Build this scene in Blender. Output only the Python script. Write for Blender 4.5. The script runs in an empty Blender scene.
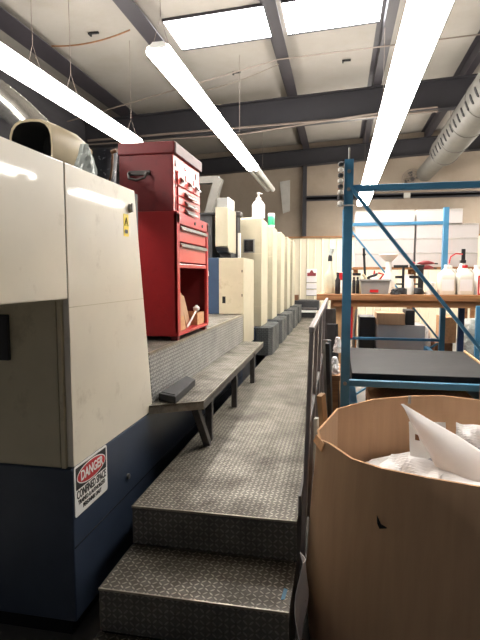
import bpy, bmesh, math, random
from mathutils import Vector, Matrix
random.seed(7)
sc = bpy.context.scene
COL = sc.collection
PI = math.pi

# ------------------------------------------------------------------ materials
def new_mat(name):
    m = bpy.data.materials.new(name); m.use_nodes = True
    nt = m.node_tree
    return m, nt, nt.nodes['Principled BSDF']

def math_n(nt, op, a, b=None):
    n = nt.nodes.new('ShaderNodeMath'); n.operation = op
    for i, v in enumerate((a, b)):
        if v is None: continue
        if isinstance(v, (int, float)): n.inputs[i].default_value = v
        else: nt.links.new(v, n.inputs[i])
    return n.outputs[0]

def noise(nt, vec, scale, detail=4, rough=.6):
    n = nt.nodes.new('ShaderNodeTexNoise')
    n.inputs['Scale'].default_value = scale; n.inputs['Detail'].default_value = detail
    n.inputs['Roughness'].default_value = rough
    nt.links.new(vec, n.inputs['Vector']); return n.outputs['Fac']

def ramp(nt, fac, stops):
    r = nt.nodes.new('ShaderNodeValToRGB')
    el = r.color_ramp.elements
    while len(el) < len(stops): el.new(.5)
    for e, (p, c) in zip(el, stops): e.position = p; e.color = (*c, 1)
    nt.links.new(fac, r.inputs['Fac']); return r.outputs['Color']

def lin(c):  # sRGB 0-255 -> linear
    return tuple(((v/255)/12.92 if v/255 <= .04045 else ((v/255+.055)/1.055)**2.4) for v in c)

def mat(name, c, rough=.5, metal=0., var=.12, scale=5., bump=0., bscale=None, spec=.5, stretch=None, stain=None, rvar=0., coat=0.):
    c = lin(c)
    m, nt, b = new_mat(name)
    tc = nt.nodes.new('ShaderNodeTexCoord'); vec = tc.outputs['Object']
    if stretch:
        mp = nt.nodes.new('ShaderNodeMapping'); mp.inputs['Scale'].default_value = stretch
        nt.links.new(vec, mp.inputs['Vector']); vec = mp.outputs['Vector']
    f = noise(nt, vec, scale)
    lo = tuple(v*(1-var) for v in c); hi = tuple(min(1, v*(1+var)) for v in c)
    colr = ramp(nt, f, [(.3, lo), (.7, hi)])
    if stain:
        sc_, amt, scol, lo_, hi_ = stain
        f2 = noise(nt, vec, sc_, 6, .7)
        k = ramp(nt, f2, [(lo_, (0, 0, 0)), (hi_, (amt, amt, amt))])
        mx = nt.nodes.new('ShaderNodeMix'); mx.data_type = 'RGBA'
        nt.links.new(k, mx.inputs[0]); nt.links.new(colr, mx.inputs[6]); mx.inputs[7].default_value = (*lin(scol), 1)
        colr = mx.outputs[2]
    nt.links.new(colr, b.inputs['Base Color'])
    b.inputs['Roughness'].default_value = rough; b.inputs['Metallic'].default_value = metal
    b.inputs['Specular IOR Level'].default_value = spec
    if coat: b.inputs['Coat Weight'].default_value = coat; b.inputs['Coat Roughness'].default_value = .05
    if rvar:
        rr = nt.nodes.new('ShaderNodeMapRange'); nt.links.new(f, rr.inputs['Value'])
        rr.inputs['To Min'].default_value = rough-rvar; rr.inputs['To Max'].default_value = rough+rvar
        nt.links.new(rr.outputs[0], b.inputs['Roughness'])
    if bump:
        bn = nt.nodes.new('ShaderNodeBump'); bn.inputs['Strength'].default_value = bump; bn.inputs['Distance'].default_value = .02
        nt.links.new(noise(nt, vec, bscale or scale*4), bn.inputs['Height']); nt.links.new(bn.outputs[0], b.inputs['Normal'])
    return m

def emit(name, c, s):
    m, nt, b = new_mat(name)
    b.inputs['Base Color'].default_value = (*lin(c), 1)
    b.inputs['Emission Color'].default_value = (*lin(c), 1); b.inputs['Emission Strength'].default_value = s
    return m

def tread_mat(name, base, lug, grime, pitch=.025, rough=.45, metal=.75, bump=.8, stain=.6):
    """raised-lozenge floor plate"""
    m, nt, b = new_mat(name)
    uv = nt.nodes.new('ShaderNodeUVMap'); uv.uv_map = 'UVMap'
    sp = nt.nodes.new('ShaderNodeSeparateXYZ'); nt.links.new(uv.outputs[0], sp.inputs[0])
    u = math_n(nt, 'DIVIDE', sp.outputs[0], pitch); v = math_n(nt, 'DIVIDE', sp.outputs[1], pitch)
    fu = math_n(nt, 'FLOOR', u); fv = math_n(nt, 'FLOOR', v)
    a = math_n(nt, 'SUBTRACT', math_n(nt, 'SUBTRACT', u, fu), .5)
    c = math_n(nt, 'SUBTRACT', math_n(nt, 'SUBTRACT', v, fv), .5)
    par = math_n(nt, 'MODULO', math_n(nt, 'ABSOLUTE', math_n(nt, 'ADD', fu, fv)), 2)
    sgn = math_n(nt, 'SUBTRACT', math_n(nt, 'MULTIPLY', par, 2), 1)
    cs = math_n(nt, 'MULTIPLY', c, sgn)
    p = math_n(nt, 'MULTIPLY', math_n(nt, 'ADD', a, cs), .7071)
    q = math_n(nt, 'MULTIPLY', math_n(nt, 'SUBTRACT', a, cs), .7071)
    p2 = math_n(nt, 'POWER', math_n(nt, 'DIVIDE', math_n(nt, 'ABSOLUTE', p), .52), 2)
    q2 = math_n(nt, 'POWER', math_n(nt, 'DIVIDE', math_n(nt, 'ABSOLUTE', q), .17), 2)
    h = math_n(nt, 'SUBTRACT', 1.0, math_n(nt, 'MINIMUM', math_n(nt, 'ADD', p2, q2), 1.0))
    hs = nt.nodes.new('ShaderNodeMapRange'); nt.links.new(h, hs.inputs[0]); hs.inputs[2].default_value = .45
    mask = hs.outputs[0]
    tc = nt.nodes.new('ShaderNodeTexCoord')
    g = ramp(nt, noise(nt, tc.outputs['Object'], 3.2, 8, .72), [(.40, (0, 0, 0)), (.68, (1, 1, 1))])
    mx = nt.nodes.new('ShaderNodeMix'); mx.data_type = 'RGBA'
    nt.links.new(mask, mx.inputs[0]); mx.inputs[6].default_value = (*lin(base), 1); mx.inputs[7].default_value = (*lin(lug), 1)
    mx2 = nt.nodes.new('ShaderNodeMix'); mx2.data_type = 'RGBA'
    nt.links.new(math_n(nt, 'MULTIPLY', g, stain), mx2.inputs[0]); nt.links.new(mx.outputs[2], mx2.inputs[6]); mx2.inputs[7].default_value = (*lin(grime), 1)
    nt.links.new(mx2.outputs[2], b.inputs['Base Color'])
    b.inputs['Metallic'].default_value = metal
    rr = nt.nodes.new('ShaderNodeMapRange'); nt.links.new(g, rr.inputs[0]); rr.inputs[3].default_value = rough; rr.inputs[4].default_value = min(1, rough+.3)
    nt.links.new(rr.outputs[0], b.inputs['Roughness'])
    bn = nt.nodes.new('ShaderNodeBump'); bn.inputs['Strength'].default_value = bump; bn.inputs['Distance'].default_value = .003
    nt.links.new(mask, bn.inputs['Height']); nt.links.new(bn.outputs[0], b.inputs['Normal'])
    return m

def wood_mat(name, a, c, axis='x', rough=.6):
    m, nt, b = new_mat(name)
    tc = nt.nodes.new('ShaderNodeTexCoord'); mp = nt.nodes.new('ShaderNodeMapping')
    mp.inputs['Scale'].default_value = (1.2, 14, 14) if axis == 'x' else (14, 1.2, 14) if axis == 'y' else (14, 14, 1.2)
    nt.links.new(tc.outputs['Object'], mp.inputs[0])
    f = noise(nt, mp.outputs[0], 2.2, 6, .65)
    nt.links.new(ramp(nt, f, [(.3, lin(a)), (.7, lin(c))]), b.inputs['Base Color'])
    b.inputs['Roughness'].default_value = rough
    return m

M = {}
M['cream'] = mat('cream_enamel', (231, 223, 205), .34, var=.04, scale=3, stain=(5, .35, (150, 132, 100), .58, .72), coat=.55)
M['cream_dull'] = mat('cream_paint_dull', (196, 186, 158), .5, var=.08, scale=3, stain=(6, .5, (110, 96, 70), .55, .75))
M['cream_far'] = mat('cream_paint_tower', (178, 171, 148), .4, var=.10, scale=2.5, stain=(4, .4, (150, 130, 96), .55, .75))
M['blue'] = mat('navy_enamel', (50, 61, 79), .42, var=.16, scale=4, stain=(30, .5, (90, 100, 110), .70, .80))
M['navy_console'] = mat('navy_console', (52, 74, 100), .45, var=.1)
M['black'] = mat('black_plastic', (26, 26, 28), .5, var=.2)
M['gap'] = mat('dark_gap', (14, 14, 15), .8, var=.2)
M['dark_machine'] = mat('dark_machine', (52, 52, 54), .6, var=.3, scale=8)
M['tread'] = tread_mat('tread_plate_walkway', (98, 93, 84), (178, 172, 157), (54, 48, 38), stain=.8, metal=.5, rough=.42)
M['tread_riser'] = tread_mat('tread_plate_riser', (118, 114, 106), (160, 156, 146), (74, 69, 60), stain=.55, metal=.5, rough=.5)
M['tread_bright'] = tread_mat('tread_plate_bright', (150, 150, 148), (232, 232, 228), (104, 102, 96), stain=.35, metal=.7, rough=.38)
M['tread_base'] = tread_mat('tread_plate_tower_base', (62, 66, 69), (100, 104, 106), (48, 48, 48), stain=.5, metal=.4)
M['worn_edge'] = mat('worn_steel_edge', (166, 159, 144), .35, .8, var=.3, scale=20)
M['steel'] = mat('bare_steel', (150, 148, 142), .38, .8, var=.2, scale=9)
M['dark_steel'] = mat('dark_steel', (84, 80, 78), .45, .6, var=.25, scale=9)
M['rail_steel'] = mat('railing_steel', (150, 142, 140), .42, .5, var=.2, scale=7)
M['chrome'] = mat('chrome', (210, 210, 206), .18, 1., var=.05)
M['red'] = mat('red_enamel', (186, 42, 45), .36, var=.1, scale=3, stain=(6, .3, (96, 20, 24), .55, .75), coat=.15)
M['red_old'] = mat('red_enamel_worn', (134, 42, 46), .45, var=.14, scale=4, stain=(7, .5, (78, 30, 34), .5, .7))
M['red_face'] = mat('red_drawer_face', (200, 74, 68), .34, var=.1, scale=4)
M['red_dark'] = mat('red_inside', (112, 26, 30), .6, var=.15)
M['lid'] = mat('chest_lid_edge', (96, 66, 66), .5, var=.15)
M['white'] = mat('white_paint', (248, 247, 243), .45, var=.03)
M['white_plastic'] = mat('white_plastic', (236, 234, 226), .4, var=.04)
M['paper'] = mat('white_paper', (240, 236, 234), .75, var=.03, scale=6)
M['paper_grey'] = mat('grey_printed_paper', (178, 176, 180), .75, var=.35, scale=18)
M['card'] = mat('brown_cardboard', (192, 157, 124), .8, var=.06, scale=3, stretch=(9, 9, .6), bump=.06, bscale=9)
M['card_edge'] = mat('cardboard_edge', (206, 160, 116), .85, var=.15, scale=40)
M['card_sheet'] = mat('honeycomb_board', (196, 140, 92), .85, var=.35, scale=60)
M['gaylord_print'] = mat('scuff', (70, 44, 32), .9, var=.2)
M['wood'] = wood_mat('workbench_wood', (122, 80, 48), (178, 126, 80), 'x')
M['wood_dark'] = wood_mat('workbench_wood_dark', (126, 84, 52), (180, 128, 82), 'x')
M['ply'] = wood_mat('plywood_upright', (168, 128, 88), (206, 168, 122), 'z')
M['rack_blue'] = mat('rack_blue_paint', (66, 126, 162), .42, var=.1, scale=6, stain=(28, .5, (30, 60, 90), .62, .74))
M['rack_navy'] = mat('navy_leg_paint', (38, 58, 96), .5, var=.15)
M['rubber'] = mat('black_slab', (30, 29, 30), .62, var=.25, scale=3, spec=.18, stain=(2.4, .3, (74, 72, 70), .5, .75), rvar=.06)
M['insul'] = mat('roof_insulation', (142, 136, 128), .7, var=.06, scale=1.2, bump=.25, bscale=2.6, stain=(1.6, .3, (122, 112, 98), .5, .75))
M['insul_wall'] = mat('wall_insulation', (146, 132, 116), .75, var=.10, scale=.9, bump=.25, bscale=2.2, stain=(1.3, .5, (120, 104, 86), .45, .75))
M['liner'] = mat('cream_wall_liner', (236, 226, 200), .5, var=.03, scale=2)
M['wall_dark'] = mat('dark_wall_sheet', (46, 44, 47), .7, var=.2, scale=2, stretch=(1, .5, 4))
M['wall_side'] = mat('side_wall_sheet', (176, 166, 150), .7, var=.08)
M['beam'] = mat('painted_beam', (38, 36, 40), .6, var=.12, scale=3)
M['purlin'] = mat('painted_purlin', (42, 38, 42), .55, var=.14, scale=3)
M['concrete'] = mat('concrete', (120, 116, 110), .75, var=.15, scale=3)
M['duct'] = mat('galvanised_duct', (94, 91, 85), .55, .15, var=.12, scale=6)
M['slot'] = mat('slot_dark', (22, 22, 24), .9)
M['flex'] = mat('silver_flex', (190, 188, 182), .25, .9, var=.2, scale=4)
M['beige_plastic'] = mat('beige_scoop', (206, 190, 158), .4, var=.1)
M['bag'] = mat('frosted_bag', (206, 214, 210), .3, var=.15, scale=16, bump=.4, bscale=22)
M['bucket'] = mat('ink_bucket', (40, 42, 52), .45, var=.3, scale=10, stain=(26, .8, (200, 200, 206), .58, .64))
M['rust'] = mat('rusty_handle', (122, 84, 54), .6, var=.3, scale=20)
M['yellow'] = mat('yellow_label', (244, 214, 40), .45, var=.03)
M['sign_red'] = mat('sign_red', (196, 34, 40), .45, var=.02)
M['ink'] = mat('ink_black', (22, 22, 24), .55, var=.02)
M['green'] = mat('green_label', (36, 160, 110), .45, var=.1)
M['paper_mark'] = mat('marked_paper', (236, 230, 230), .75, var=.03, scale=6, stain=(16, .9, (90, 50, 50), .60, .66))
M['screen'] = mat('dark_screen', (24, 26, 30), .2, var=.2)
M['grey_box'] = mat('grey_box', (132, 132, 128), .5, var=.1)
M['bin_grey'] = mat('grey_bin', (150, 150, 146), .5, var=.1)
M['jug'] = mat('milky_jug', (226, 220, 206), .4, var=.06)
M['glassy'] = mat('cloudy_bottle', (206, 206, 182), .22, var=.1)
M['redp'] = mat('red_plastic', (196, 40, 44), .4, var=.08)
M['pale'] = mat('pale_panel', (176, 172, 164), .6, var=.1)
M['tube_off'] = mat('unlit_tube', (224, 224, 220), .3, var=.02)
M['cable'] = mat('cable_grey', (110, 98, 88), .6, var=.1)
M['fan'] = mat('fan_guard', (120, 110, 98), .6, var=.1)
M['carton'] = mat('white_carton', (196, 190, 187), .6, var=.03)
M['tube'] = emit('lit_tube', (255, 250, 243), 26.)
M['sky_panel'] = emit('skylight_panel', (250, 250, 255), 9.)

# ------------------------------------------------------------------ builders
class MB:
    def __init__(s): s.bm = bmesh.new()
    def face(s, pts):
        return s.bm.faces.new([s.bm.verts.new(p) for p in pts])
    def hexa(s, p):
        v = [s.bm.verts.new(q) for q in p]
        for f in ((0, 3, 2, 1), (4, 5, 6, 7), (0, 1, 5, 4), (1, 2, 6, 5), (2, 3, 7, 6), (3, 0, 4, 7)):
            s.bm.faces.new([v[i] for i in f])
        return s
    def box(s, x0, x1, y0, y1, z0, z1):
        return s.hexa([(x0, y0, z0), (x1, y0, z0), (x1, y1, z0), (x0, y1, z0), (x0, y0, z1), (x1, y0, z1), (x1, y1, z1), (x0, y1, z1)])
    def slant(s, x0, x1, y0, y1, za, zb, t):  # bar along x whose top is za at x0, zb at x1
        return s.hexa([(x0, y0, za-t), (x1, y0, zb-t), (x1, y1, zb-t), (x0, y1, za-t), (x0, y0, za), (x1, y0, zb), (x1, y1, zb), (x0, y1, za)])
    def bar(s, a, b, w, h, up=(0, 0, 1)):  # rectangular bar from a to b
        a, b = Vector(a), Vector(b); d = (b-a).normalized(); u = Vector(up)
        sx = d.cross(u)
        if sx.length < 1e-4: sx = d.cross(Vector((0, 1, 0)))
        sx.normalize(); uu = sx.cross(d).normalized()
        o = [(-w/2, -h/2), (w/2, -h/2), (w/2, h/2), (-w/2, h/2)]
        return s.hexa([tuple(a+sx*i+uu*j) for i, j in o]+[tuple(b+sx*i+uu*j) for i, j in o])
    def prism(s, pts, axis, a0, a1):
        def mk(p, a):
            if axis == 'x': return (a, p[0], p[1])
            if axis == 'y': return (p[0], a, p[1])
            return (p[0], p[1], a)
        A = [s.bm.verts.new(mk(p, a0)) for p in pts]; B = [s.bm.verts.new(mk(p, a1)) for p in pts]
        n = len(pts)
        s.bm.faces.new(A[::-1]); s.bm.faces.new(B)
        for i in range(n): s.bm.faces.new((A[i], A[(i+1) % n], B[(i+1) % n], B[i]))
        return s
    def tube(s, pts, r, n=8, caps=True, closed=False):
        pts = [Vector(p) for p in pts]; rs = r if isinstance(r, (list, tuple)) else [r]*len(pts)
        rings = []; prev = None; N = len(pts)
        for i, p in enumerate(pts):
            if closed: d = (pts[(i+1) % N]-pts[i-1])
            else: d = (pts[min(i+1, N-1)]-pts[max(i-1, 0)])
            d.normalize()
            if prev is None:
                u = d.cross(Vector((0, 0, 1)))
                if u.length < 1e-3: u = d.cross(Vector((0, 1, 0)))
            else: u = prev-d*prev.dot(d)
            u.normalize(); prev = u; w = d.cross(u)
            rings.append([s.bm.verts.new(p+(u*math.cos(2*PI*k/n)+w*math.sin(2*PI*k/n))*rs[i]) for k in range(n)])
        for i in range(N if closed else N-1):
            a, b = rings[i], rings[(i+1) % N]
            for k in range(n): s.bm.faces.new((a[k], a[(k+1) % n], b[(k+1) % n], b[k]))
        if caps and not closed: s.bm.faces.new(rings[0][::-1]); s.bm.faces.new(rings[-1])
        return s
    def lathe(s, x, y, prof, n=16, ax=(1, 1)):
        rings = []
        for r, z in prof:
            rings.append([s.bm.verts.new((x+max(r, 1e-4)*ax[0]*math.cos(2*PI*k/n), y+max(r, 1e-4)*ax[1]*math.sin(2*PI*k/n), z)) for k in range(n)])
        for a, b in zip(rings, rings[1:]):
            for k in range(n): s.bm.faces.new((a[k], a[(k+1) % n], b[(k+1) % n], b[k]))
        s.bm.faces.new(rings[0][::-1]); s.bm.faces.new(rings[-1])
        return s
    def loft(s, loops, caps=True):
        R = [[s.bm.verts.new(p) for p in L] for L in loops]
        n = len(R[0])
        for a, b in zip(R, R[1:]):
            for k in range(n): s.bm.faces.new((a[k], a[(k+1) % n], b[(k+1) % n], b[k]))
        if caps: s.bm.faces.new(R[0][::-1]); s.bm.faces.new(R[-1])
        return s
    def grid(s, f, nu, nv):
        V = [[s.bm.verts.new(f(i/nu, j/nv)) for j in range(nv+1)] for i in range(nu+1)]
        for i in range(nu):
            for j in range(nv): s.bm.faces.new((V[i][j], V[i+1][j], V[i+1][j+1], V[i][j+1]))
        return s

def uv_box(me, off):
    uvl = me.uv_layers.new(name='UVMap')
    for p in me.polygons:
        n = p.normal; a = max(range(3), key=lambda i: abs(n[i]))
        for li in p.loop_indices:
            c = me.vertices[me.loops[li].vertex_index].co
            x, y, z = c.x+off[0], c.y+off[1], c.z+off[2]
            uvl.data[li].uv = (y, z) if a == 0 else (x, z) if a == 1 else (x, y)

def mesh_obj(name, mb, m, off, bevel=0, smooth=False, solid=0):
    bmesh.ops.remove_doubles(mb.bm, verts=mb.bm.verts, dist=1e-5)
    bmesh.ops.recalc_face_normals(mb.bm, faces=mb.bm.faces)
    me = bpy.data.meshes.new(name); mb.bm.to_mesh(me); mb.bm.free()
    me.transform(Matrix.Translation(-Vector(off))); me.update()
    uv_box(me, off)
    me.materials.append(M[m] if isinstance(m, str) else m)
    if smooth:
        for p in me.polygons: p.use_smooth = True
        me.set_sharp_from_angle(angle=math.radians(40))
    o = bpy.data.objects.new(name, me); COL.objects.link(o)
    if solid:
        md = o.modifiers.new('solid', 'SOLIDIFY'); md.thickness = solid; md.offset = 0
    if bevel:
        md = o.modifiers.new('bevel', 'BEVEL'); md.width = bevel; md.segments = 2; md.limit_method = 'ANGLE'; md.angle_limit = math.radians(40)
    return o

def tag(o, label, cat, group=None, kind=None):
    o['label'] = label; o['category'] = cat
    if group: o['group'] = group
    if kind: o['kind'] = kind
    return o

def thing(name, label, cat, base, group=None, kind=None):
    o = bpy.data.objects.new(name, None); COL.objects.link(o); o.location = base; o.empty_display_size = .1
    o['base'] = list(base)
    return tag(o, label, cat, group, kind)

def base_of(p):
    while p.parent: p = p.parent
    return p['base'] if 'base' in p else (0, 0, 0)

def part(name, mb, m, root, bevel=0, smooth=False, label=None, solid=0, kind=None):
    o = mesh_obj(name, mb, m, base_of(root), bevel, smooth, solid)
    o.parent = root
    if label: o['label'] = label
    if kind: o['kind'] = kind
    return o

def solo(name, mb, m, label, cat, group=None, kind=None, bevel=0, smooth=False, solid=0):
    co = [v.co for v in mb.bm.verts]
    base = ((min(c.x for c in co)+max(c.x for c in co))/2, (min(c.y for c in co)+max(c.y for c in co))/2, min(c.z for c in co))
    o = mesh_obj(name, mb, m, base, bevel, smooth, solid); o.location = base; o['base'] = list(base)
    return tag(o, label, cat, group, kind)

def struct(name, mb, m, label, cat, bevel=0):
    o = mesh_obj(name, mb, m, (0, 0, 0), bevel); o['base'] = [0, 0, 0]
    return tag(o, label, cat, kind='structure')

def copy_tree(o, parent=None):
    c = o.copy(); COL.objects.link(c)
    if parent: c.parent = parent
    for ch in list(o.children): copy_tree(ch, c)
    return c

def text_part(name, body, root, m, origin, size, wide=None, ax=Vector((0, 1, 0)), up=Vector((0, 0, 1)), bold=.0, depth=.0008, shear=0):
    cu = bpy.data.curves.new(name, 'FONT'); cu.body = body; cu.size = 1; cu.align_x = 'CENTER'; cu.align_y = 'CENTER'
    cu.offset = bold; cu.extrude = .01; cu.shear = shear; cu.resolution_u = 3
    tmp = bpy.data.objects.new('tmp', cu); COL.objects.link(tmp)
    me = bpy.data.meshes.new_from_object(tmp.evaluated_get(bpy.context.evaluated_depsgraph_get()))
    bpy.data.objects.remove(tmp); bpy.data.curves.remove(cu)
    w0 = max(v.co.x for v in me.vertices)-min(v.co.x for v in me.vertices)
    sx = (wide/w0) if wide else size
    n = ax.cross(up); b = Vector(base_of(root)); o3 = Vector(origin)-b
    for v in me.vertices:
        v.co = o3+ax*(v.co.x*sx)+up*(v.co.y*size)+n*(v.co.z/.01*depth)
    me.materials.append(M[m])
    o = bpy.data.objects.new(name, me); COL.objects.link(o); o.parent = root
    return o

def ellipse(cy, cz, ry, rz, n=32):
    return [(cy+ry*math.cos(2*PI*k/n), cz+rz*math.sin(2*PI*k/n)) for k in range(n)]

def rrect(x0, x1, y0, y1, r, n=4):
    out = []
    for cx, cy, a in ((x1-r, y1-r, 0), (x0+r, y1-r, 90), (x0+r, y0+r, 180), (x1-r, y0+r, 270)):
        for k in range(n+1):
            t = math.radians(a+90*k/n); out.append((cx+r*math.cos(t), cy+r*math.sin(t)))
    return out

# ------------------------------------------------------------------ camera
F_PX = 500.0
cam_d = bpy.data.cameras.new('camera'); cam = bpy.data.objects.new('camera', cam_d); COL.objects.link(cam)
cam_d.sensor_fit = 'VERTICAL'; cam_d.sensor_height = 24; cam_d.lens = 24*F_PX/640
cam_d.clip_start = .05; cam_d.clip_end = 200
cam.location = (0, 0, 1.67)
cam.rotation_euler = (PI/2-math.radians(5.1428), 0, math.radians(11.1558))
sc.camera = cam

# ------------------------------------------------------------------ the building
WY = 14.0
def roof_z(x): return 5.26+.05*x
XL, XR = -5.2, 7.0
struct('floor', MB().box(XL, XR, -2.5, WY, -.1, 0), 'concrete', 'grey concrete workshop floor', 'floor')
ce = MB().hexa([(XL, -2.5, roof_z(XL)), (XR, -2.5, roof_z(XR)), (XR, WY, roof_z(XR)), (XL, WY, roof_z(XL)),
                (XL, -2.5, roof_z(XL)+.08), (XR, -2.5, roof_z(XR)+.08), (XR, WY, roof_z(XR)+.08), (XL, WY, roof_z(XL)+.08)])
ceiling = struct('ceiling', ce, 'insul', 'beige insulated sheet roof underside between dark purlins', 'ceiling')
# purlins run along the hall: a Z-shaped section with a web and two flanges
for px, fw in ((-4.36, .36), (-2.70, .24), (-.99, .17), (.55, .14), (2.1, .12), (3.7, .12), (5.3, .12)):
    zt = roof_z(px)-.003
    m = MB().prism([(px-.08, zt), (px+.012, zt), (px+.012, zt-.188), (px+fw, zt-.188), (px+fw, zt-.2), (px, zt-.2), (px, zt-.012), (px-.08, zt-.012)], 'y', -2.45, WY-.02)
    part('purlin', m, 'purlin', ceiling)
# rafters cross the hall under the purlins: an I-section
def rafter(y, depth, fl):
    m = MB()
    za, zb = roof_z(XL)-.205, roof_z(XR)-.205
    m.slant(XL+.02, XR-.02, y-fl/2, y+fl/2, za, zb, .02)
    m.slant(XL+.02, XR-.02, y-.008, y+.008, za-.02, zb-.02, depth-.04)
    m.slant(XL+.02, XR-.02, y-fl/2, y+fl/2, za-depth+.02, zb-depth+.02, .02)
    part('rafter', m, 'beam', ceiling)
rafter(9.8, .52, .2); rafter(13.82, .42, .2)
# translucent roof lights
for i, (a, b) in enumerate(((-2.42, -1.03), (-.80, .5))):
    m = MB().hexa([(a, 6.82, roof_z(a)-.02), (b, 6.82, roof_z(b)-.02), (b, 7.70, roof_z(b)-.02), (a, 7.70, roof_z(a)-.02),
                   (a, 6.82, roof_z(a)-.004), (b, 6.82, roof_z(b)-.004), (b, 7.70, roof_z(b)-.004), (a, 7.70, roof_z(a)-.004)])
    w = struct('window_%d' % (i+1), m, 'sky_panel', ['bright translucent roof panel, left of the middle purlin', 'bright translucent roof panel, right of the middle purlin'][i], 'skylight')
    fr = MB()
    for yy in (6.79, 7.70): fr.slant(a, b, yy, yy+.03, roof_z(a)-.003, roof_z(b)-.003, .03)
    part('frame', fr, 'purlin', w)
# back wall: insulation above, ribbed cream liner below
LZ = 2.68
wb = struct('wall_back', MB().box(XL, XR, WY, WY+.12, 0, roof_z(XR)), 'insul_wall', 'back wall, dirty beige insulation above a ribbed cream liner', 'wall')
prof = []; x = XL
while x < XR-.3:
    prof += [(x, WY-.012), (x+.11, WY-.012), (x+.125, WY-.03), (x+.145, WY-.03), (x+.16, WY-.012)]; x += .2
prof += [(XR, WY-.012), (XR, WY-.002), (XL, WY-.002)]
part('liner_panel', MB().prism(prof, 'z', 0.002, LZ), 'liner', wb, label='ribbed cream metal liner')
part('liner_trim', MB().box(XL, XR, WY-.07, WY-.002, LZ, LZ+.045), 'wood_dark', wb)
part('girt', MB().box(-.98, XR, WY-.14, WY-.002, 3.70, 3.76).box(-.98, XR, WY-.14, WY-.13, 3.66, 3.8), 'beam', wb)
part('wall_column', MB().box(-1.0, -.9, WY-.18, WY-.17, LZ+.05, 4.6).box(-.956, -.944, WY-.17, WY-.03, LZ+.05, 4.6).box(-1.0, -.9, WY-.03, WY-.02, LZ+.05, 4.6), 'beam', wb)
wl = struct('wall_left', MB().box(XL-.1, XL, -2.5, WY+.12, 0, roof_z(XL)+.06), 'wall_dark', 'dark side wall beyond the press', 'wall')
for z in (1.6, 2.7, 3.5, 4.2):
    part('girt', MB().box(XL+.002, XL+.13, -2.4, WY-.2, z, z+.07), 'beam', wl)
wr = struct('wall_right', MB().box(XR, XR+.1, -2.5, WY+.12, 0, roof_z(XR)+.08), 'wall_side', 'plain side wall on the right of the hall', 'wall')
t = solo('hanging_strip', MB().prism([(-1.64, 4.22), (-1.36, 4.26), (-1.36, 3.42), (-1.55, 3.36)], 'y', WY-.03, WY-.004), 'pale', 'pale grey strip panel fixed high on the beige back wall', 'panel')
fn = thing('wall_fan', 'round dusty wall fan high on the back wall above the girt', 'fan', (1.83, WY-.1, 3.9))
m = MB()
for r in (.08, .14, .21, .26): m.tube([(1.83+r*math.cos(2*PI*k/28), WY-.12, 4.15+r*math.sin(2*PI*k/28)) for k in range(28)], .009, 6, closed=True)
for k in range(12):
    a = 2*PI*k/12; m.tube([(1.83+.05*math.cos(a), WY-.12, 4.15+.05*math.sin(a)), (1.83+.26*math.cos(a), WY-.12, 4.15+.26*math.sin(a))], .006, 5)
part('guard', m, 'fan', fn)
m = MB()
for k in range(4):
    a = 2*PI*k/4+.3
    p = [Vector((1.83+r*math.cos(a+d), WY-.07+dy, 4.15+r*math.sin(a+d))) for r, d, dy in ((.04, -.3, -.01), (.22, -.28, -.02), (.22, .28, .02), (.04, .3, .01))]
    m.hexa([tuple(q) for q in p]+[tuple(q+Vector((0, .005, 0))) for q in p])
part('blades', m, 'dark_steel', fn)
part('motor', MB().tube([(1.83, WY-.11, 4.15), (1.83, WY-.004, 4.15)], .06, 14), 'dark_steel', fn)
solo('junction_box', MB().box(1.62, 1.78, WY-.2, WY-.14, 3.66, 3.8), 'pale', 'small pale box fixed on the girt under the wall fan', 'box', bevel=.006)

cal = thing('wall_calendar', 'three-sheet wall calendar with red picture on the cream back wall', 'calendar', (-.73, WY-.04, 1.1))
part('picture', MB().box(-.88, -.60, WY-.045, WY-.032, 1.62, 1.84), 'white', cal)
part('photo_print', MB().box(-.86, -.62, WY-.048, WY-.046, 1.64, 1.73).prism([(-.80, 1.73), (-.68, 1.73), (-.72, 1.80), (-.76, 1.80)], 'y', WY-.048, WY-.046), 'red_old', cal)
for z0, z1 in ((1.46, 1.61), (1.28, 1.44), (1.10, 1.26)):
    s_ = part('month_sheet', MB().box(-.88, -.60, WY-.045, WY-.032, z0, z1), 'paper', cal)
    part('binding', MB().box(-.88, -.60, WY-.048, WY-.0455, z0, z0+.012), 'dark_steel', s_)

# ------------------------------------------------------------------ light rows
def fixture(xc, y0, y1, z, w, label, lit=True, wires=(.25,), wz=None):
    t = thing('fluorescent_light', label, 'ceiling light', (xc, (y0+y1)/2, z), 'suspended fluorescent lights')
    part('housing', MB().prism([(xc-w*.42, z+.055), (xc-w*.22, z+.10), (xc+w*.22, z+.10), (xc+w*.42, z+.055)], 'y', y0, y1), 'white', t)
    n = 2
    for k in range(n):
        xx = xc+(k-.5)*w*.5
        part('lamp_tube', MB().tube([(xx, y0+.01, z+.03), (xx, y1-.01, z+.03)], w*.235, 10), 'tube' if lit else 'tube_off', t)
    for yy in (y0, y1+.006): part('end_cap', MB().prism([(xc-w*.3, z+.045), (xc+w*.3, z+.045), (xc+w*.22, z+.10), (xc-w*.22, z+.10)], 'y', yy-.006, yy), 'white', t)
    for yy in wires:
        yw = y0+(y1-y0)*yy; top = roof_z(xc)-.005
        part('hanging_wire', MB().tube([(xc-.08, yw, z+.09), (xc, yw, z+.35), (xc+.08, yw, z+.09)], .004, 5).tube([(xc, yw, z+.35), (xc, yw, top)], .004, 5), 'cable', t)
RL = ['lit fluorescent fixture of the right-hand row, nearest the camera', 'second lit fluorescent fixture of the right-hand row', 'third lit fluorescent fixture of the right-hand row', 'lit fluorescent fixture at the far end of the right-hand row, behind the blue post']
for i, a in enumerate((3.0, 5.6, 8.2, 10.8)):
    fixture(.565, a, a+2.55, 3.46, .31, RL[i], wires=(.75,))
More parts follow.
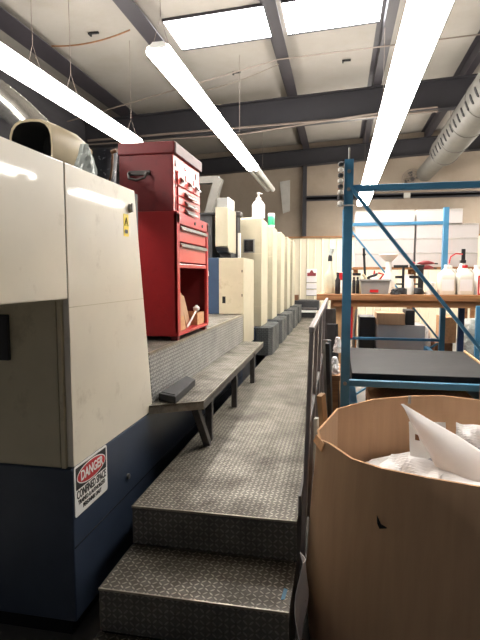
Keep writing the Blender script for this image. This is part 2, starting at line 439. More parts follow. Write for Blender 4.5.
for i, (a, b) in enumerate(((4.43, 6.9), (6.95, 9.42), (9.47, 11.9))):
    fixture(-1.62, a, b, 3.64, .24, ['lit fluorescent fixture of the middle row, its near end showing', 'second lit fluorescent fixture of the middle row, above the red chest', 'unlit grey fluorescent fixture ending the middle row above the press towers'][i], lit=i < 2, wires=(.03,) if i == 0 else (.5,))
for i, (a, b) in enumerate(((2.4, 4.85), (4.9, 7.35))):
    fixture(-3.08, a, b, 3.64, .28, ['lit fluorescent fixture of the left row, cut by the photo edge', 'lit fluorescent fixture of the left row, ending behind the red chest'][i], wires=(.25, .95) if i else (.97,))
fixture(4.05, 6.9, 9.4, 3.64, .3, 'lit fluorescent fixture of the far right row, nearer one outside the picture')
fixture(4.05, 11.15, 13.65, 3.64, .3, 'lit fluorescent fixture of the far right row, farther one outside the picture')
fixture(-3.08, -.1, 2.35, 3.64, .28, 'lit fluorescent fixture added to the left row, unseen overhead, brightening the red chest')  # unseen lamp added beyond the left row to brighten the chest's near side

# cables and conduits
def cable(name, pts, r, label, cat='cable', m='cable'):
    solo(name, MB().tube(pts, r, 6), m, label, cat, smooth=True)
def sag(a, b, d, n=12):
    a, b = Vector(a), Vector(b)
    return [tuple(a.lerp(b, k/n)-Vector((0, 0, d*4*(k/n)*(1-k/n)))) for k in range(n+1)]
cable('conduit', [(-5.0, 9.55, 4.36), (1.65, 9.55, 4.53)], .022, 'thin grey conduit running along the near face of the big rafter', 'conduit')
cable('conduit', [(-5.0, 9.4, 4.24), (-1.8, 9.4, 4.28), (.4, 9.42, 4.50), (1.62, 9.42, 4.56)], .014, 'thin pale cable crossing over the conduit on the big rafter', 'conduit')
cable('sagging_cable', sag((-3.96, 6.6, 4.83), (-2.76, 6.5, 4.89), .06), .010, 'brown cable sagging between the two left purlins', 'cable', 'rust')
cable('tie_rod', [(-4.9, 8.6, 4.45), (-.98, 8.0, 4.98), (2.1, 8.0, 5.1)], .010, 'thin rod crossing below the purlins behind the roof panels', 'rod')
cable('tie_wire', sag((-2.62, 8.9, 4.9), (-.98, 8.1, 4.95), .05), .007, 'thin wire looping between purlins above the middle light row', 'wire')
for i, (x, y) in enumerate(((-3.45, 6.85), (.06, 8.9), (-1.8, 8.8))):
    z = roof_z(x)-.03
    m = MB().box(x-.07, x+.07, y-.015, y+.015, z, z+.025).box(x-.07, x-.045, y-.05, y+.03, z-.02, z+.003)
    solo('insulation_patch', m, 'gap', ['dark torn patch in the roof lining at upper left', 'dark torn patch in the roof lining right of the middle purlin', 'dark torn patch in the roof lining left of the middle purlin'][i], 'torn patch')

for x, z, r, lb in ((-4.75, 4.05, .05, 'dark pipe along the left wall, the highest of three'), (-4.85, 3.62, .035, 'dark pipe along the left wall, the middle one of three'), (-4.7, 3.2, .06, 'dark pipe along the left wall, the lowest of three')):
    solo('wall_pipe', MB().tube([(x, 3.0, z), (x, 13.7, z)], r, 12).box(XL+.001, x, 6.0, 6.03, z-.012, z+.012).box(XL+.001, x, 11.0, 11.03, z-.012, z+.012), 'dark_steel', lb, 'pipe', 'pipes along the left wall', smooth=True)
# perforated air duct, upper right
d = thing('air_duct', 'pale round air duct with row of dark slots hanging at upper right', 'duct', (2.0, 10, 3.7))
A0, A1 = Vector((2.02, 5.5, 4.25)), Vector((2.12, 11.4, 4.24))
dirv = (A1-A0).normalized()
part('duct_body', MB().tube([A0, A1, A1+dirv*.12], [.29, .29, .20], 28), 'duct', d, smooth=True)
part('duct_tail', MB().tube([A1+dirv*.1, Vector((2.1, 13.7, 4.25))], .2, 24), 'duct', d, smooth=True)
m = MB()
sx = dirv.cross(Vector((0, 0, 1))).normalized()
ang = math.radians(202); rad = -(sx*-math.cos(ang))+Vector((0, 0, 1))*math.sin(ang)
rad = rad.normalized(); tang = rad.cross(dirv).normalized()
for k in range(20):
    c = A0+dirv*(.3+k*.285)+rad*.284
    m = MB().loft([[tuple(c+rad*h+dirv*(.04*math.cos(2*PI*j/8))+tang*(.075*math.sin(2*PI*j/8))) for j in range(8)] for h in (-.01, .012)])
    part('slot', m, 'slot', d)
m = MB()
for k in range(6):
    c = A0+dirv*(.5+k*1.05); m.tube([c+(sx*math.cos(2*PI*j/28)+Vector((0, 0, 1))*math.sin(2*PI*j/28))*.292 for j in range(28)], .010, 5, closed=True)
part('seam_band', m, 'duct', d, smooth=True)
m = MB()
for y in (7.5, 10.5): m.tube([(2.05, y, 4.53), (2.05, y, roof_z(2.05)-.003)], .006, 5)
part('hanger', m, 'cable', d)

# ------------------------------------------------------------------ walkway with steps
P = .57; WX0, WX1 = -.955, -.165
wk = thing('tread_plate_walkway', 'long tread-plate walkway with steps up beside the press', 'walkway', (-.56, 1.5, 0))
for i, (y0, y1, z) in enumerate(((2.16, 13.0, P), (1.81, 2.16, P-.19), (1.46, 1.81, P-.38))):
    part('tread', MB().box(WX0, WX1, y0, y1+.0, z-.012, z), 'tread', wk, bevel=.003)
    part('riser', MB().box(WX0+.001, WX1-.001, y0+.006, y0+.018, z-.19+.001, z-.013), 'tread_riser', wk)
    part('nosing', MB().box(WX0, WX1, y0-.002, y0+.005, z-.010, z+.001), 'worn_edge', wk, bevel=.002, label='worn bright step edge')
for nm, x0 in (('side_plate', WX0+.002), ('side_plate', WX1-.014)):
    part(nm, MB().prism([(1.48, .01), (1.48, .176), (1.83, .176), (1.83, .366), (2.18, .366), (2.18, .556), (12.98, .556), (12.98, .30), (2.9, .30), (2.5, .01)], 'x', x0, x0+.012), 'dark_steel', wk)
m = MB()
for y in (5, 7.5, 10, 12.7): m.box(WX0+.03, WX0+.08, y, y+.05, 0, .556).box(WX1-.08, WX1-.03, y, y+.05, 0, .556)
part('support_leg', m, 'dark_steel', wk)
solo('blue_scrap', MB().prism([(-.205, 1.88), (-.19, 1.885), (-.185, 1.95), (-.2, 1.955)], 'z', P-.19+.001, P-.19+.003), 'rack_blue', 'small blue scrap lying on the lower step at right', 'scrap')

# ------------------------------------------------------------------ press housing, near left
FX = -1.09
ph = thing('press_housing', 'cream and navy press housing with overhanging hood on the left', 'printing press', (-1.8, 2.5, 0))
part('lower_body', MB().box(-2.6, FX, 1.865, 5.69, .17, .852), 'blue', ph, bevel=.006, label='navy lower body')
part('lower_seam', MB().box(FX-.004, FX+.0015, 1.87, 5.6, .50, .506), 'gap', ph)
part('plinth', MB().box(-2.5, FX-.1, 2.0, 5.6, 0, .168), 'gap', ph)
part('core', MB().box(-2.6, FX-.03, 1.95, 2.70, .854, 2.121), 'dark_machine', ph)
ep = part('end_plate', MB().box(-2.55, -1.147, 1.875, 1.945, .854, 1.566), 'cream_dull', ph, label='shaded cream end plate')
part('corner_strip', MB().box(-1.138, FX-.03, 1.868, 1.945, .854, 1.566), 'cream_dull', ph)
part('control_recess', MB().box(-1.52, -1.36, 1.855, 1.874, 1.31, 1.505), 'black', ph, bevel=.004)
part('side_panel', MB().prism([(1.882, .856), (2.806, .856), (2.765, 1.10), (2.585, 2.122), (1.882, 2.122)], 'x', FX-.028, FX), 'cream', ph, bevel=.003, label='tall tapering cream side panel')
part('panel_crease', MB().box(FX-.002, FX+.0008, 1.884, 2.682, 1.535, 1.538), 'cream_dull', ph)
part('hood', MB().box(-2.4, FX, -.8, 1.876, 1.572, 2.122), 'cream', ph, bevel=.005, label='overhanging cream hood')  # unseen near end lengthened to keep the added left lamp off the bin front
part('seal_strip', MB().box(FX-.02, FX-.004, 1.8762, 1.8818, 1.575, 2.118), 'gap', ph)
part('latch', MB().tube([(FX-.002, 2.515, 2.02), (FX+.014, 2.515, 2.02)], [.024, .02], 14).box(FX+.013, FX+.02, 2.508, 2.522, 2.0, 2.045), 'steel', ph, label='small round grey lock')
wlb = part('warning_label', MB().prism(rrect(2.435, 2.497, 1.87, 1.985, .006), 'x', FX+.0002, FX+.0016), 'yellow', ph, label='yellow warning sticker')
m = MB()
T = [(2.444, 1.925), (2.488, 1.925), (2.466, 1.966)]
for i in range(3):
    a, b = T[i], T[(i+1) % 3]
    m.bar((FX+.002, *a), (FX+.002, *b), .0008, .005, up=(1, 0, 0))
m.box(FX+.0016, FX+.0024, 2.463, 2.469, 1.932, 1.952)
m.prism(rrect(2.446, 2.486, 1.885, 1.905, .008), 'x', FX+.0016, FX+.0024)
part('symbol', m, 'ink', wlb)
part('bolt', MB().tube([(FX-.002, 2.42, .60), (FX+.012, 2.42, .60)], .014, 10), 'steel', ph)

sg = thing('danger_sign', 'red, black and white danger sign on the press side', 'sign', (FX+.002, 2.03, .63))
part('plate', MB().prism(rrect(1.878, 2.182, .632, .856, .012), 'x', FX+.0005, FX+.003), 'white', sg)
part('header', MB().prism(rrect(1.89, 2.17, .748, .846, .004), 'x', FX+.003, FX+.0038), 'ink', sg)
part('oval_border', MB().prism(ellipse(2.03, .797, .133, .046), 'x', FX+.0038, FX+.0044), 'white', sg)
part('oval', MB().prism(ellipse(2.03, .797, .127, .041), 'x', FX+.0044, FX+.005), 'sign_red', sg)
text_part('lettering', 'DANGER', sg, 'white', (FX+.0056, 2.03, .797), .062, .205, bold=.022)
text_part('lettering', 'CONFINED SPACE', sg, 'ink', (FX+.0036, 2.03, .722), .052, .27, bold=.012)
text_part('lettering', 'TRAINED & AUTHORIZED', sg, 'ink', (FX+.0036, 2.03, .688), .028, .25, bold=.008)
text_part('lettering', 'PERSONNEL ONLY', sg, 'ink', (FX+.0036, 2.03, .660), .028, .17, bold=.008)

# clutter on top of the housing
TZ = 2.123
fd = thing('flexible_duct', 'silver flexible duct rising at the left edge behind the beige scoop', 'duct', (-1.9, 2.75, TZ))
pts = [(-1.60, 2.62, 2.40), (-1.72, 2.66, 2.50), (-1.86, 2.72, 2.62), (-2.02, 2.76, 2.74), (-2.2, 2.8, 2.86)]
rs = []
P2 = []
for i in range(len(pts)-1):
    a, b = Vector(pts[i]), Vector(pts[i+1])
    for k in range(8): P2.append(tuple(a.lerp(b, k/8))); rs.append(.085+(.005 if k % 2 else 0))
part('hose', MB().tube(P2, rs, 20), 'flex', fd, smooth=True)
part('stand', MB().box(-1.72, -1.58, 2.56, 2.70, TZ, 2.3), 'dark_machine', fd)
scp = thing('scoop_hood', 'beige plastic scoop with dark open mouth on top of the press housing', 'hood', (-1.42, 2.3, TZ))
def sring(cx, y, w, z0, z1, n=20, pw=3.):
    out = []
    for k in range(n):
        a = 2*PI*k/n; c, s_ = math.cos(a), math.sin(a)
        out.append((cx+w*math.copysign(abs(c)**(2/pw), c), y, (z0+z1)/2+(z1-z0)/2*math.copysign(abs(s_)**(2/pw), s_)))
    return out
Lp = [sring(-1.485, 2.26, .118, TZ+.03, 2.425), sring(-1.45, 2.33, .115, TZ+.03, 2.42), sring(-1.40, 2.42, .10, TZ+.05, 2.40), sring(-1.37, 2.50, .075, TZ+.08, 2.37)]
Li = [sring(-1.485, 2.262, .108, TZ+.04, 2.413), sring(-1.45, 2.33, .103, TZ+.04, 2.406), sring(-1.42, 2.40, .09, TZ+.06, 2.385)]
m = MB(); m.loft(Lp, caps=False); m.bm.faces.new([m.bm.verts.new(p) for p in Lp[-1]])
a, b = Lp[0], Li[0]
for k in range(20): m.face([a[k], a[(k+1) % 20], b[(k+1) % 20], b[k]])
part('shell', m, 'beige_plastic', scp, smooth=True)
m = MB(); m.loft(Li, caps=False); m.bm.faces.new([m.bm.verts.new(p) for p in Li[-1]])
part('dark_lining', m, 'gap', scp, smooth=True, label='dark inside of the scoop mouth')
part('foot', MB().box(-1.56, -1.42, 2.30, 2.42, TZ, TZ+.045), 'dark_machine', scp)
part('nozzle', MB().tube([(-1.37, 2.46, 2.30), (-1.32, 2.46, 2.31), (-1.285, 2.46, 2.29)], [.055, .045, .03], 12).box(-1.34, -1.30, 2.44, 2.48, TZ, 2.30), 'beige_plastic', scp, smooth=True)
def blob(cx, cy, z0, rx, ry, h, nz=8, n=18, amp=.16, seed=1, top=.25):
    rnd = random.Random(seed); L = []
    for j in range(nz+1):
        t = j/nz; s_ = (1-(1-top)*t**1.6)
        L.append([(cx+rx*s_*math.cos(2*PI*k/n)*(1+amp*(rnd.random()-.5)), cy+ry*s_*math.sin(2*PI*k/n)*(1+amp*(rnd.random()-.5)), z0+h*t) for k in range(n)])
    return L
solo('plastic_bag', MB().loft(blob(-1.245, 2.34, TZ, .062, .045, .19, seed=3, amp=.35, top=.3)), 'bag', 'crumpled frosted plastic bag beside the beige scoop', 'bag')
bk = thing('ink_bucket', 'dark ink-splattered bucket with rusty handle beside the red chest', 'bucket', (-1.29, 2.60, TZ))
part('pail', MB().lathe(-1.29, 2.60, [(.078, TZ), (.084, TZ+.10), (.092, TZ+.20), (.095, TZ+.215), (.085, TZ+.215), (.08, TZ+.18)], 24), 'bucket', bk, smooth=True)
part('handle', MB().tube([(-1.20, 2.56, TZ+.19), (-1.188, 2.53, TZ+.13), (-1.195, 2.52, TZ+.06), (-1.215, 2.53, TZ+.03)], .006, 6).tube([(-1.20, 2.55, TZ+.2), (-1.165, 2.54, TZ+.205)], .011, 8), 'rust', bk, label='rusty brown handle')
# the pail stands on a ledge behind the panel
part('rear_ledge', MB().box(-2.4, -1.56, 2.705, 2.86, 2.05, TZ-.001), 'dark_machine', ph)

# ------------------------------------------------------------------ upper deck with bright riser
dk = thing('press_deck', 'raised tread-plate deck carrying the red tool chest', 'deck', (-1.8, 4.2, .86))
part('deck_plate', MB().box(-2.6, FX-.011, 2.78, 5.70, 1.198, 1.21), 'tread', dk, bevel=.002)
part('deck_riser', MB().prism([(2.812, .865), (5.70, .865), (5.70, 1.197), (2.757, 1.197)], 'x', FX-.012, FX), 'tread_bright', dk, label='bright tread-plate riser')
part('deck_edge', MB().box(FX-.01, FX+.004, 2.757, 5.70, 1.198, 1.2135), 'worn_edge', dk)
part('deck_frame', MB().box(-2.55, FX-.02, 2.82, 5.68, .855, 1.196), 'dark_machine', dk)

# ------------------------------------------------------------------ tread plate bench / step ledge
BZ = .90
bn = thing('tread_plate_bench', 'long narrow tread-plate ledge on angled legs beside the walkway', 'bench', (-.95, 4.3, P))
part('top', MB().prism([(FX+.003, 2.735), (-.80, 2.905), (-.845, 5.68), (FX+.003, 5.68)], 'z', BZ-.012, BZ), 'tread', bn)
part('front_lip', MB().prism([(-.812, 2.9), (-.80, 2.905), (-.845, 5.68), (-.857, 5.68)], 'z', BZ-.055, BZ-.0125), 'dark_steel', bn)
part('end_lip', MB().hexa([(FX+.003, 2.735, BZ-.05), (-.80, 2.905, BZ-.05), (-.803, 2.917, BZ-.05), (FX+.003, 2.747, BZ-.05), (FX+.003, 2.735, BZ+.001), (-.80, 2.905, BZ+.001), (-.803, 2.917, BZ+.001), (FX+.003, 2.747, BZ+.001)]), 'worn_edge', bn)
part('worn_rim', MB().hexa([(-.806, 2.905, BZ-.012), (-.80, 2.905, BZ-.012), (-.845, 5.68, BZ-.012), (-.851, 5.68, BZ-.012), (-.806, 2.905, BZ+.002), (-.80, 2.905, BZ+.002), (-.845, 5.68, BZ+.002), (-.851, 5.68, BZ+.002)]), 'worn_edge', bn)
part('leg', MB().bar((-.87, 2.93, BZ-.02), (-.815, 3.05, P+.012), .045, .045, up=(1, 0, 0)), 'dark_steel', bn, bevel=.003, label='slanting front leg')
for y in (3.14, 4.0, 4.95): part('leg', MB().box(-.853-.01*(y-3), -.808-.01*(y-3), y, y+.045, P+.001, BZ-.02), 'dark_steel', bn, bevel=.003)
pd = thing('black_case', 'flat black case lying at the near end of the ledge', 'case', (-1.0, 3.1, BZ))
part('body', MB().prism([(-1.075, 2.86), (-.945, 2.80), (-.968, 3.30), (-1.07, 3.42)], 'z', BZ+.001, BZ+.048), 'black', pd, bevel=.006)
part('lid_panel', MB().prism([(-1.063, 2.88), (-.957, 2.83), (-.978, 3.28), (-1.06, 3.39)], 'z', BZ+.048, BZ+.052), 'dark_machine', pd, bevel=.002)

# ------------------------------------------------------------------ red tool cabinet and chest
tz = 1.211
TY0, TY1 = 3.31, 4.14; TX0, TX1 = -1.52, -1.093
tb = thing('tool_cabinet', 'lower red tool cabinet with two drawers above an open cavity', 'tool cabinet', (-1.3, 3.7, tz))
cz0, cz1 = 1.265, 1.72; topz = 2.095
bt = 'red'
part('body', MB().box(TX0, TX1, TY0, TY0+.02, tz+.03, topz).box(TX0, TX1, TY1-.02, TY1, tz+.03, topz).box(TX0, TX0+.015, TY0+.02, TY1-.02, tz+.03, topz)
     .box(TX0, TX1, TY0, TY1, topz, topz+.012).box(TX0+.015, TX1, TY0+.02, TY1-.02, tz+.03, cz0).box(TX0+.015, TX1-.004, TY0+.02, TY1-.02, cz1, cz1+.03), bt, tb, bevel=.004)
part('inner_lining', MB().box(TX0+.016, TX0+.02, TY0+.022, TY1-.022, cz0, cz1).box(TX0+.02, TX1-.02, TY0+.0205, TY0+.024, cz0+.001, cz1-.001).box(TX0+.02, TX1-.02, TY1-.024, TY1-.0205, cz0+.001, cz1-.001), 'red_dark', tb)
part('frame_post', MB().box(TX1-.02, TX1+.002, TY0+.0, TY0+.06, cz0, topz).box(TX1-.02, TX1+.002, TY1-.05, TY1, cz0, topz).box(TX1-.02, TX1+.002, TY0, TY1, topz-.07, topz), 'red', tb, bevel=.003)
for z0, z1 in ((1.905, 2.015), (1.76, 1.895)):
    dr = part('drawer', MB().box(TX1-.38, TX1-.004, TY0+.07, TY1-.06, z0, z1), 'red_face', tb, bevel=.004)
    part('pull_strip', MB().box(TX1-.003, TX1+.014, TY0+.075, TY1-.065, z1-.028, z1-.012).box(TX1-.003, TX1+.004, TY0+.075, TY1-.065, z1-.012, z1-.002), 'steel', dr, label='long grey pull strip')
part('lock', MB().tube([(TX1, 3.74, 2.06), (TX1+.008, 3.74, 2.06)], .012, 10).tube([(TX1, 3.95, 2.06), (TX1+.008, 3.95, 2.06)], .012, 10), 'black', tb)
for x in (TX0+.03, TX1-.06):
    for y in (TY0+.02, TY1-.07): part('foot', MB().box(x, x+.05, y, y+.05, tz, tz+.03), 'red_dark', tb)
# contents of the open cavity
def offcut(p, m, lb):
    (xa, ya, xb, yb, w_, h_) = p
    solo('cardboard_offcut', MB().hexa([(xa, ya, cz0+.002), (xa+.012, ya, cz0+.002), (xa+.012, ya+w_, cz0+.002), (xa, ya+w_, cz0+.002), (xb, yb, cz0+h_), (xb+.012, yb, cz0+h_), (xb+.012, yb+w_*.8, cz0+h_-.02), (xb, yb+w_*.8, cz0+h_-.02)]), m, lb, 'cardboard')
offcut((-1.155, 3.50, -1.165, 3.46, .15, .29), 'card', 'tall brown cardboard offcut leaning left inside the red cabinet')
offcut((-1.175, 3.74, -1.20, 3.66, .12, .26), 'card', 'narrow brown cardboard strip leaning in the middle of the red cabinet')
offcut((-1.13, 3.42, -1.133, 3.42, .16, .12), 'card_edge', 'small pale cardboard piece at the front left of the red cabinet')
bx = MB().box(-1.30, -1.115, 3.88, 4.08, cz0+.002, cz0+.008)
bx.box(-1.122, -1.115, 3.88, 4.08, cz0+.008, cz0+.10).box(-1.30, -1.293, 3.88, 4.08, cz0+.008, cz0+.10).box(-1.293, -1.122, 3.88, 3.887, cz0+.008, cz0+.10).box(-1.293, -1.122, 4.073, 4.08, cz0+.008, cz0+.10)
solo('cardboard_tray', bx, 'card_edge', 'low open cardboard tray at the right inside the red cabinet', 'box')
rd = thing('white_roller', 'white rod with round knob lying across the red cabinet opening', 'tool', (-1.14, 3.62, cz0))
part('rod', MB().tube([(-1.118, 3.60, cz0+.012), (-1.118, 3.72, cz0+.06), (-1.118, 3.85, cz0+.12)], .008, 8), 'white_plastic', rd)
part('knob', MB().lathe(-1.118, 3.86, [(.005, cz0+.11), (.026, cz0+.125), (.028, cz0+.145), (.006, cz0+.165)], 12), 'white_plastic', rd, smooth=True)

cy1 = 3.97
cb = topz+.013; ct = 2.575
ch = thing('tool_chest', 'upper worn red tool chest with chrome drawer pulls', 'tool chest', (-1.3, 3.6, cb))
part('body', MB().box(TX0+.01, TX1-.03, TY0+.01, cy1, cb, ct-.085), 'red_old', ch, bevel=.004)
part('lid', MB().box(TX0+.005, TX1-.012, TY0+.004, cy1+.006, ct-.083, ct), 'red_old', ch, bevel=.008)
part('lid_rim', MB().box(TX1-.012, TX1-.002, TY0+.006, cy1+.004, ct-.083, ct-.008), 'lid', ch, bevel=.003)
hd = part('side_handle', MB().tube([(-1.425, TY0-.004, 2.365), (-1.425, TY0-.03, 2.36), (-1.415, TY0-.045, 2.325), (-1.36, TY0-.05, 2.31), (-1.305, TY0-.045, 2.325), (-1.295, TY0-.03, 2.36), (-1.295, TY0-.004, 2.365)], .009, 8), 'dark_steel', ch, smooth=True, label='dark metal carrying handle')
part('handle_plate', MB().box(-1.44, -1.28, TY0, TY0+.009, 2.352, 2.385), 'dark_steel', hd, bevel=.003)
xf = TX1-.03
part('front_frame', MB().box(xf, xf+.006, TY0+.012, cy1-.002, cb+.002, ct-.086), 'red_face', ch)
part('frame_slot', MB().box(xf+.006, xf+.0075, TY0+.05, TY0+.062, 2.27, 2.39).box(xf+.006, xf+.0075, TY0+.05, TY0+.062, 2.12, 2.21), 'gap', ch)
def drawer(y0, y1, z0, z1, hw):
    dr = part('drawer', MB().box(xf+.006, xf+.016, y0, y1, z0, z1), 'red_face', ch, bevel=.003)
    yc = (y0+y1)/2; zc = (z0+z1)/2-.008
    part('pull', MB().prism([(xf+.016, zc+.018), (xf+.022, zc+.018), (xf+.044, zc-.008), (xf+.044, zc-.016), (xf+.038, zc-.016), (xf+.016, zc+.008)], 'y', yc-hw, yc+hw), 'steel', dr)
    return dr
ys = [TY0+.075+k*(cy1-TY0-.09)/3 for k in range(4)]
for k in range(3): drawer(ys[k]+.006, ys[k+1]-.006, 2.295, 2.39, .035)
for z0, z1 in ((2.225, 2.285), (2.165, 2.218), (2.112, 2.158)): drawer(TY0+.085, cy1-.02, z0, z1, .13)
part('lid_lock', MB().tube([(xf+.006, 3.6, 2.44), (xf+.014, 3.6, 2.44)], .013, 10), 'chrome', ch)
for ya in (3.36, 3.86): part('lid_clasp', MB().box(xf+.006, xf+.012, ya, ya+.035, 2.415, 2.455), 'steel', ch)

# ------------------------------------------------------------------ press console behind the chest
cs = thing('press_console', 'cream press console with navy side standing past the red cabinet', 'console', (-1.3, 6.1, .86))
part('cream_door', MB().box(-1.378, FX, 5.715, 5.735, 1.214, 1.866), 'cream_dull', cs, bevel=.003)
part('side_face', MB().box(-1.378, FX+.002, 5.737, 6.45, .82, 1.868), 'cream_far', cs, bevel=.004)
part('navy_side', MB().box(-1.56, -1.38, 5.72, 6.45, 1.214, 1.87), 'navy_console', cs, bevel=.004, label='navy end panel')
part('vent', MB().box(-1.338, -1.30, 5.711, 5.7155, 1.34, 1.42), 'gap', cs)
part('hinge', MB().box(-1.108, -1.096, 5.708, 5.7155, 1.42, 1.45).box(-1.108, -1.096, 5.708, 5.7155, 1.70, 1.73), 'dark_steel', cs)
part('white_hook', MB().tube([(-1.56, 5.712, 1.74), (-1.525, 5.70, 1.742), (-1.508, 5.70, 1.71), (-1.508, 5.712, 1.66)], .011, 8), 'white_plastic', cs, smooth=True)
part('base', MB().box(-1.56, FX-.01, 5.74, 6.45, .0, .818), 'dark_machine', cs)
dh = thing('delivery_unit', 'tall cream unit with grey box on top, behind the console', 'press unit', (-1.4, 6.4, 1.2))
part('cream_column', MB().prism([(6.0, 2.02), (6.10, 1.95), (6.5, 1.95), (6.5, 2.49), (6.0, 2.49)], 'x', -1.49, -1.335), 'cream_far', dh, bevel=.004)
part('dark_chute', MB().hexa([(-1.475, 6.02, 1.965), (-1.34, 6.02, 1.955), (-1.34, 6.3, 1.915), (-1.475, 6.3, 1.915), (-1.49, 6.0, 2.015), (-1.335, 6.0, 2.0), (-1.335, 6.3, 1.952), (-1.49, 6.3, 1.952)]), 'black', dh)
part('dark_housing', MB().box(-2.3, -1.57, 6.15, 6.70, .9, 2.42), 'dark_machine', dh)
part('housing_cap', MB().box(-2.3, -1.50, 6.13, 6.70, 2.422, 2.445), 'black', dh)
part('grey_box', MB().box(-1.475, -1.345, 6.04, 6.40, 2.492, 2.605), 'grey_box', dh, bevel=.004)
part('box_side', MB().box(-1.344, -1.338, 6.03, 6.41, 2.492, 2.615), 'white', dh)
part('pillar', MB().box(-1.49, -1.32, 6.52, 6.70, 1.0, 2.44), 'dark_machine', dh)
part('thin_post', MB().box(-1.315, -1.285, 6.52, 6.58, 1.9, 2.22), 'white', dh)
part('fan_unit', MB().box(-1.45, -1.28, 6.53, 6.70, 2.442, 2.50), 'dark_steel', dh, bevel=.006)
part('support', MB().box(-1.48, -1.34, 6.2, 6.5, 1.872, 1.949), 'dark_machine', dh)
gb = solo('angled_bracket', MB().bar((-2.35, 7.5, 3.10), (-1.80, 7.5, 3.10), .12, .10).bar((-1.80, 7.5, 3.12), (-2.0, 7.5, 2.46), .12, .13, up=(0, 1, 0)).box(-2.12, -1.92, 7.4, 7.6, 2.42, 2.48), 'duct', 'pale grey angled arm rising behind the red chest', 'arm')

# ------------------------------------------------------------------ press towers
TN = 5
names = ['first cream printing tower, nearest, with dark screen on its face', 'second cream printing tower, just past the one with the screen', 'third cream printing tower along the walkway, in the middle of the row', 'fourth cream printing tower along the walkway, last but one', 'fifth cream printing tower, farthest along the walkway']
TS = 1.18
def tower(y):
    t = thing('printing_tower', names[0], 'printing tower', (-1.6, y+.4, 0), 'row of printing towers')
    X = -1.05
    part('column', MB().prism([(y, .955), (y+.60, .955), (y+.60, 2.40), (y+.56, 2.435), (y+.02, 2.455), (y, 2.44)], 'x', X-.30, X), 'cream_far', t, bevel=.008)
    part('band', MB().box(X-.302, X+.002, y-.002, y+.602, 1.96, 1.966).box(X-.302, X+.002, y-.002, y+.602, 1.235, 1.241), 'cream_dull', t)
    part('inner_frame', MB().box(-2.7, X-.32, y+.06, y+.69, .10, 2.22), 'dark_machine', t)
    part('gap_rollers', MB().box(-2.6, X-.26, y+.692, y+TS-.005, .96, 2.10), 'dark_machine', t)
    part('handrail', MB().tube([(X-.16, y+.9, .96), (X-.16, y+.9, 2.3)], .02, 8), 'steel', t)
    part('base_step', MB().prism([(X-.05, y-.15), (-.93, y-.15), (-.885, y-.05), (-.885, y+.70), (-.94, y+.80), (X-.05, y+.80)], 'z', .572, .953), 'tread_base', t, bevel=.004, label='grey tread-plate base step')
    part('lower_skirt', MB().box(-2.6, X-.06, y-.14, y+.80, 0.0, .952), 'blue', t)
    return t
ty0 = 6.86
t0 = tower(ty0)
for i in range(1, TN):
    c = copy_tree(t0); c.location.y += TS*i; c['label'] = names[i]
sc1 = part('screen_recess', MB().box(-1.30, -1.145, ty0-.012, ty0-.001, 1.975, 2.165), 'grey_box', t0, bevel=.003)
part('screen', MB().box(-1.29, -1.165, ty0-.016, ty0-.0125, 1.99, 2.15), 'screen', sc1)
# bottles on the towers
hb = thing('pump_bottle', 'white pump bottle standing on top of the nearest tower', 'bottle', (-1.115, 7.0, 2.455))
part('bottle', MB().lathe(-1.115, 6.98, [(.085, 2.457), (.09, 2.47), (.088, 2.64), (.055, 2.69), (.03, 2.70)], 20), 'white_plastic', hb, smooth=True)
part('pump', MB().lathe(-1.115, 6.98, [(.036, 2.70), (.036, 2.735), (.012, 2.74), (.012, 2.79), (.022, 2.792), (.022, 2.81)], 14).bar((-1.115, 6.98, 2.80), (-1.06, 6.95, 2.785), .018, .014), 'white_plastic', hb, smooth=True)
gb2 = thing('green_tub', 'green labelled tub with white cap on the second tower', 'bottle', (-.93, 8.3, 2.43))
part('tub', MB().lathe(-1.11, 8.3, [(.05, 2.457), (.055, 2.47), (.055, 2.62), (.05, 2.63)], 16), 'green', gb2, smooth=True)
part('cap', MB().lathe(-1.11, 8.3, [(.056, 2.631), (.056, 2.675), (.05, 2.68)], 16), 'white_plastic', gb2)
part('label_panel', MB().lathe(-1.11, 8.3, [(.057, 2.46), (.057, 2.485)], 16), 'white_plastic', gb2)
# end of the walkway
lt = thing('low_machine_table', 'low dark machine with white ledge closing the far walkway end', 'machine', (-.95, 13.4, .57))
part('ledge', MB().box(-1.33, -.55, 13.02, 13.5, .70, .745), 'white', lt, bevel=.004)
part('dark_top', MB().box(-1.25, -.50, 13.2, 13.85, .746, 1.0), 'dark_machine', lt, bevel=.02)
part('base', MB().box(-1.28, -.6, 13.06, 13.8, 0, .699), 'black', lt)
part('roller', MB().tube([(-1.22, 13.12, .79), (-.56, 13.12, .79)], .04, 10), 'dark_steel', lt)
solo('brown_tray', MB().box(-1.22, -1.06, 13.3, 13.6, 1.001, 1.14), 'rust', 'small brown box on the dark machine at the walkway end', 'box', bevel=.004)

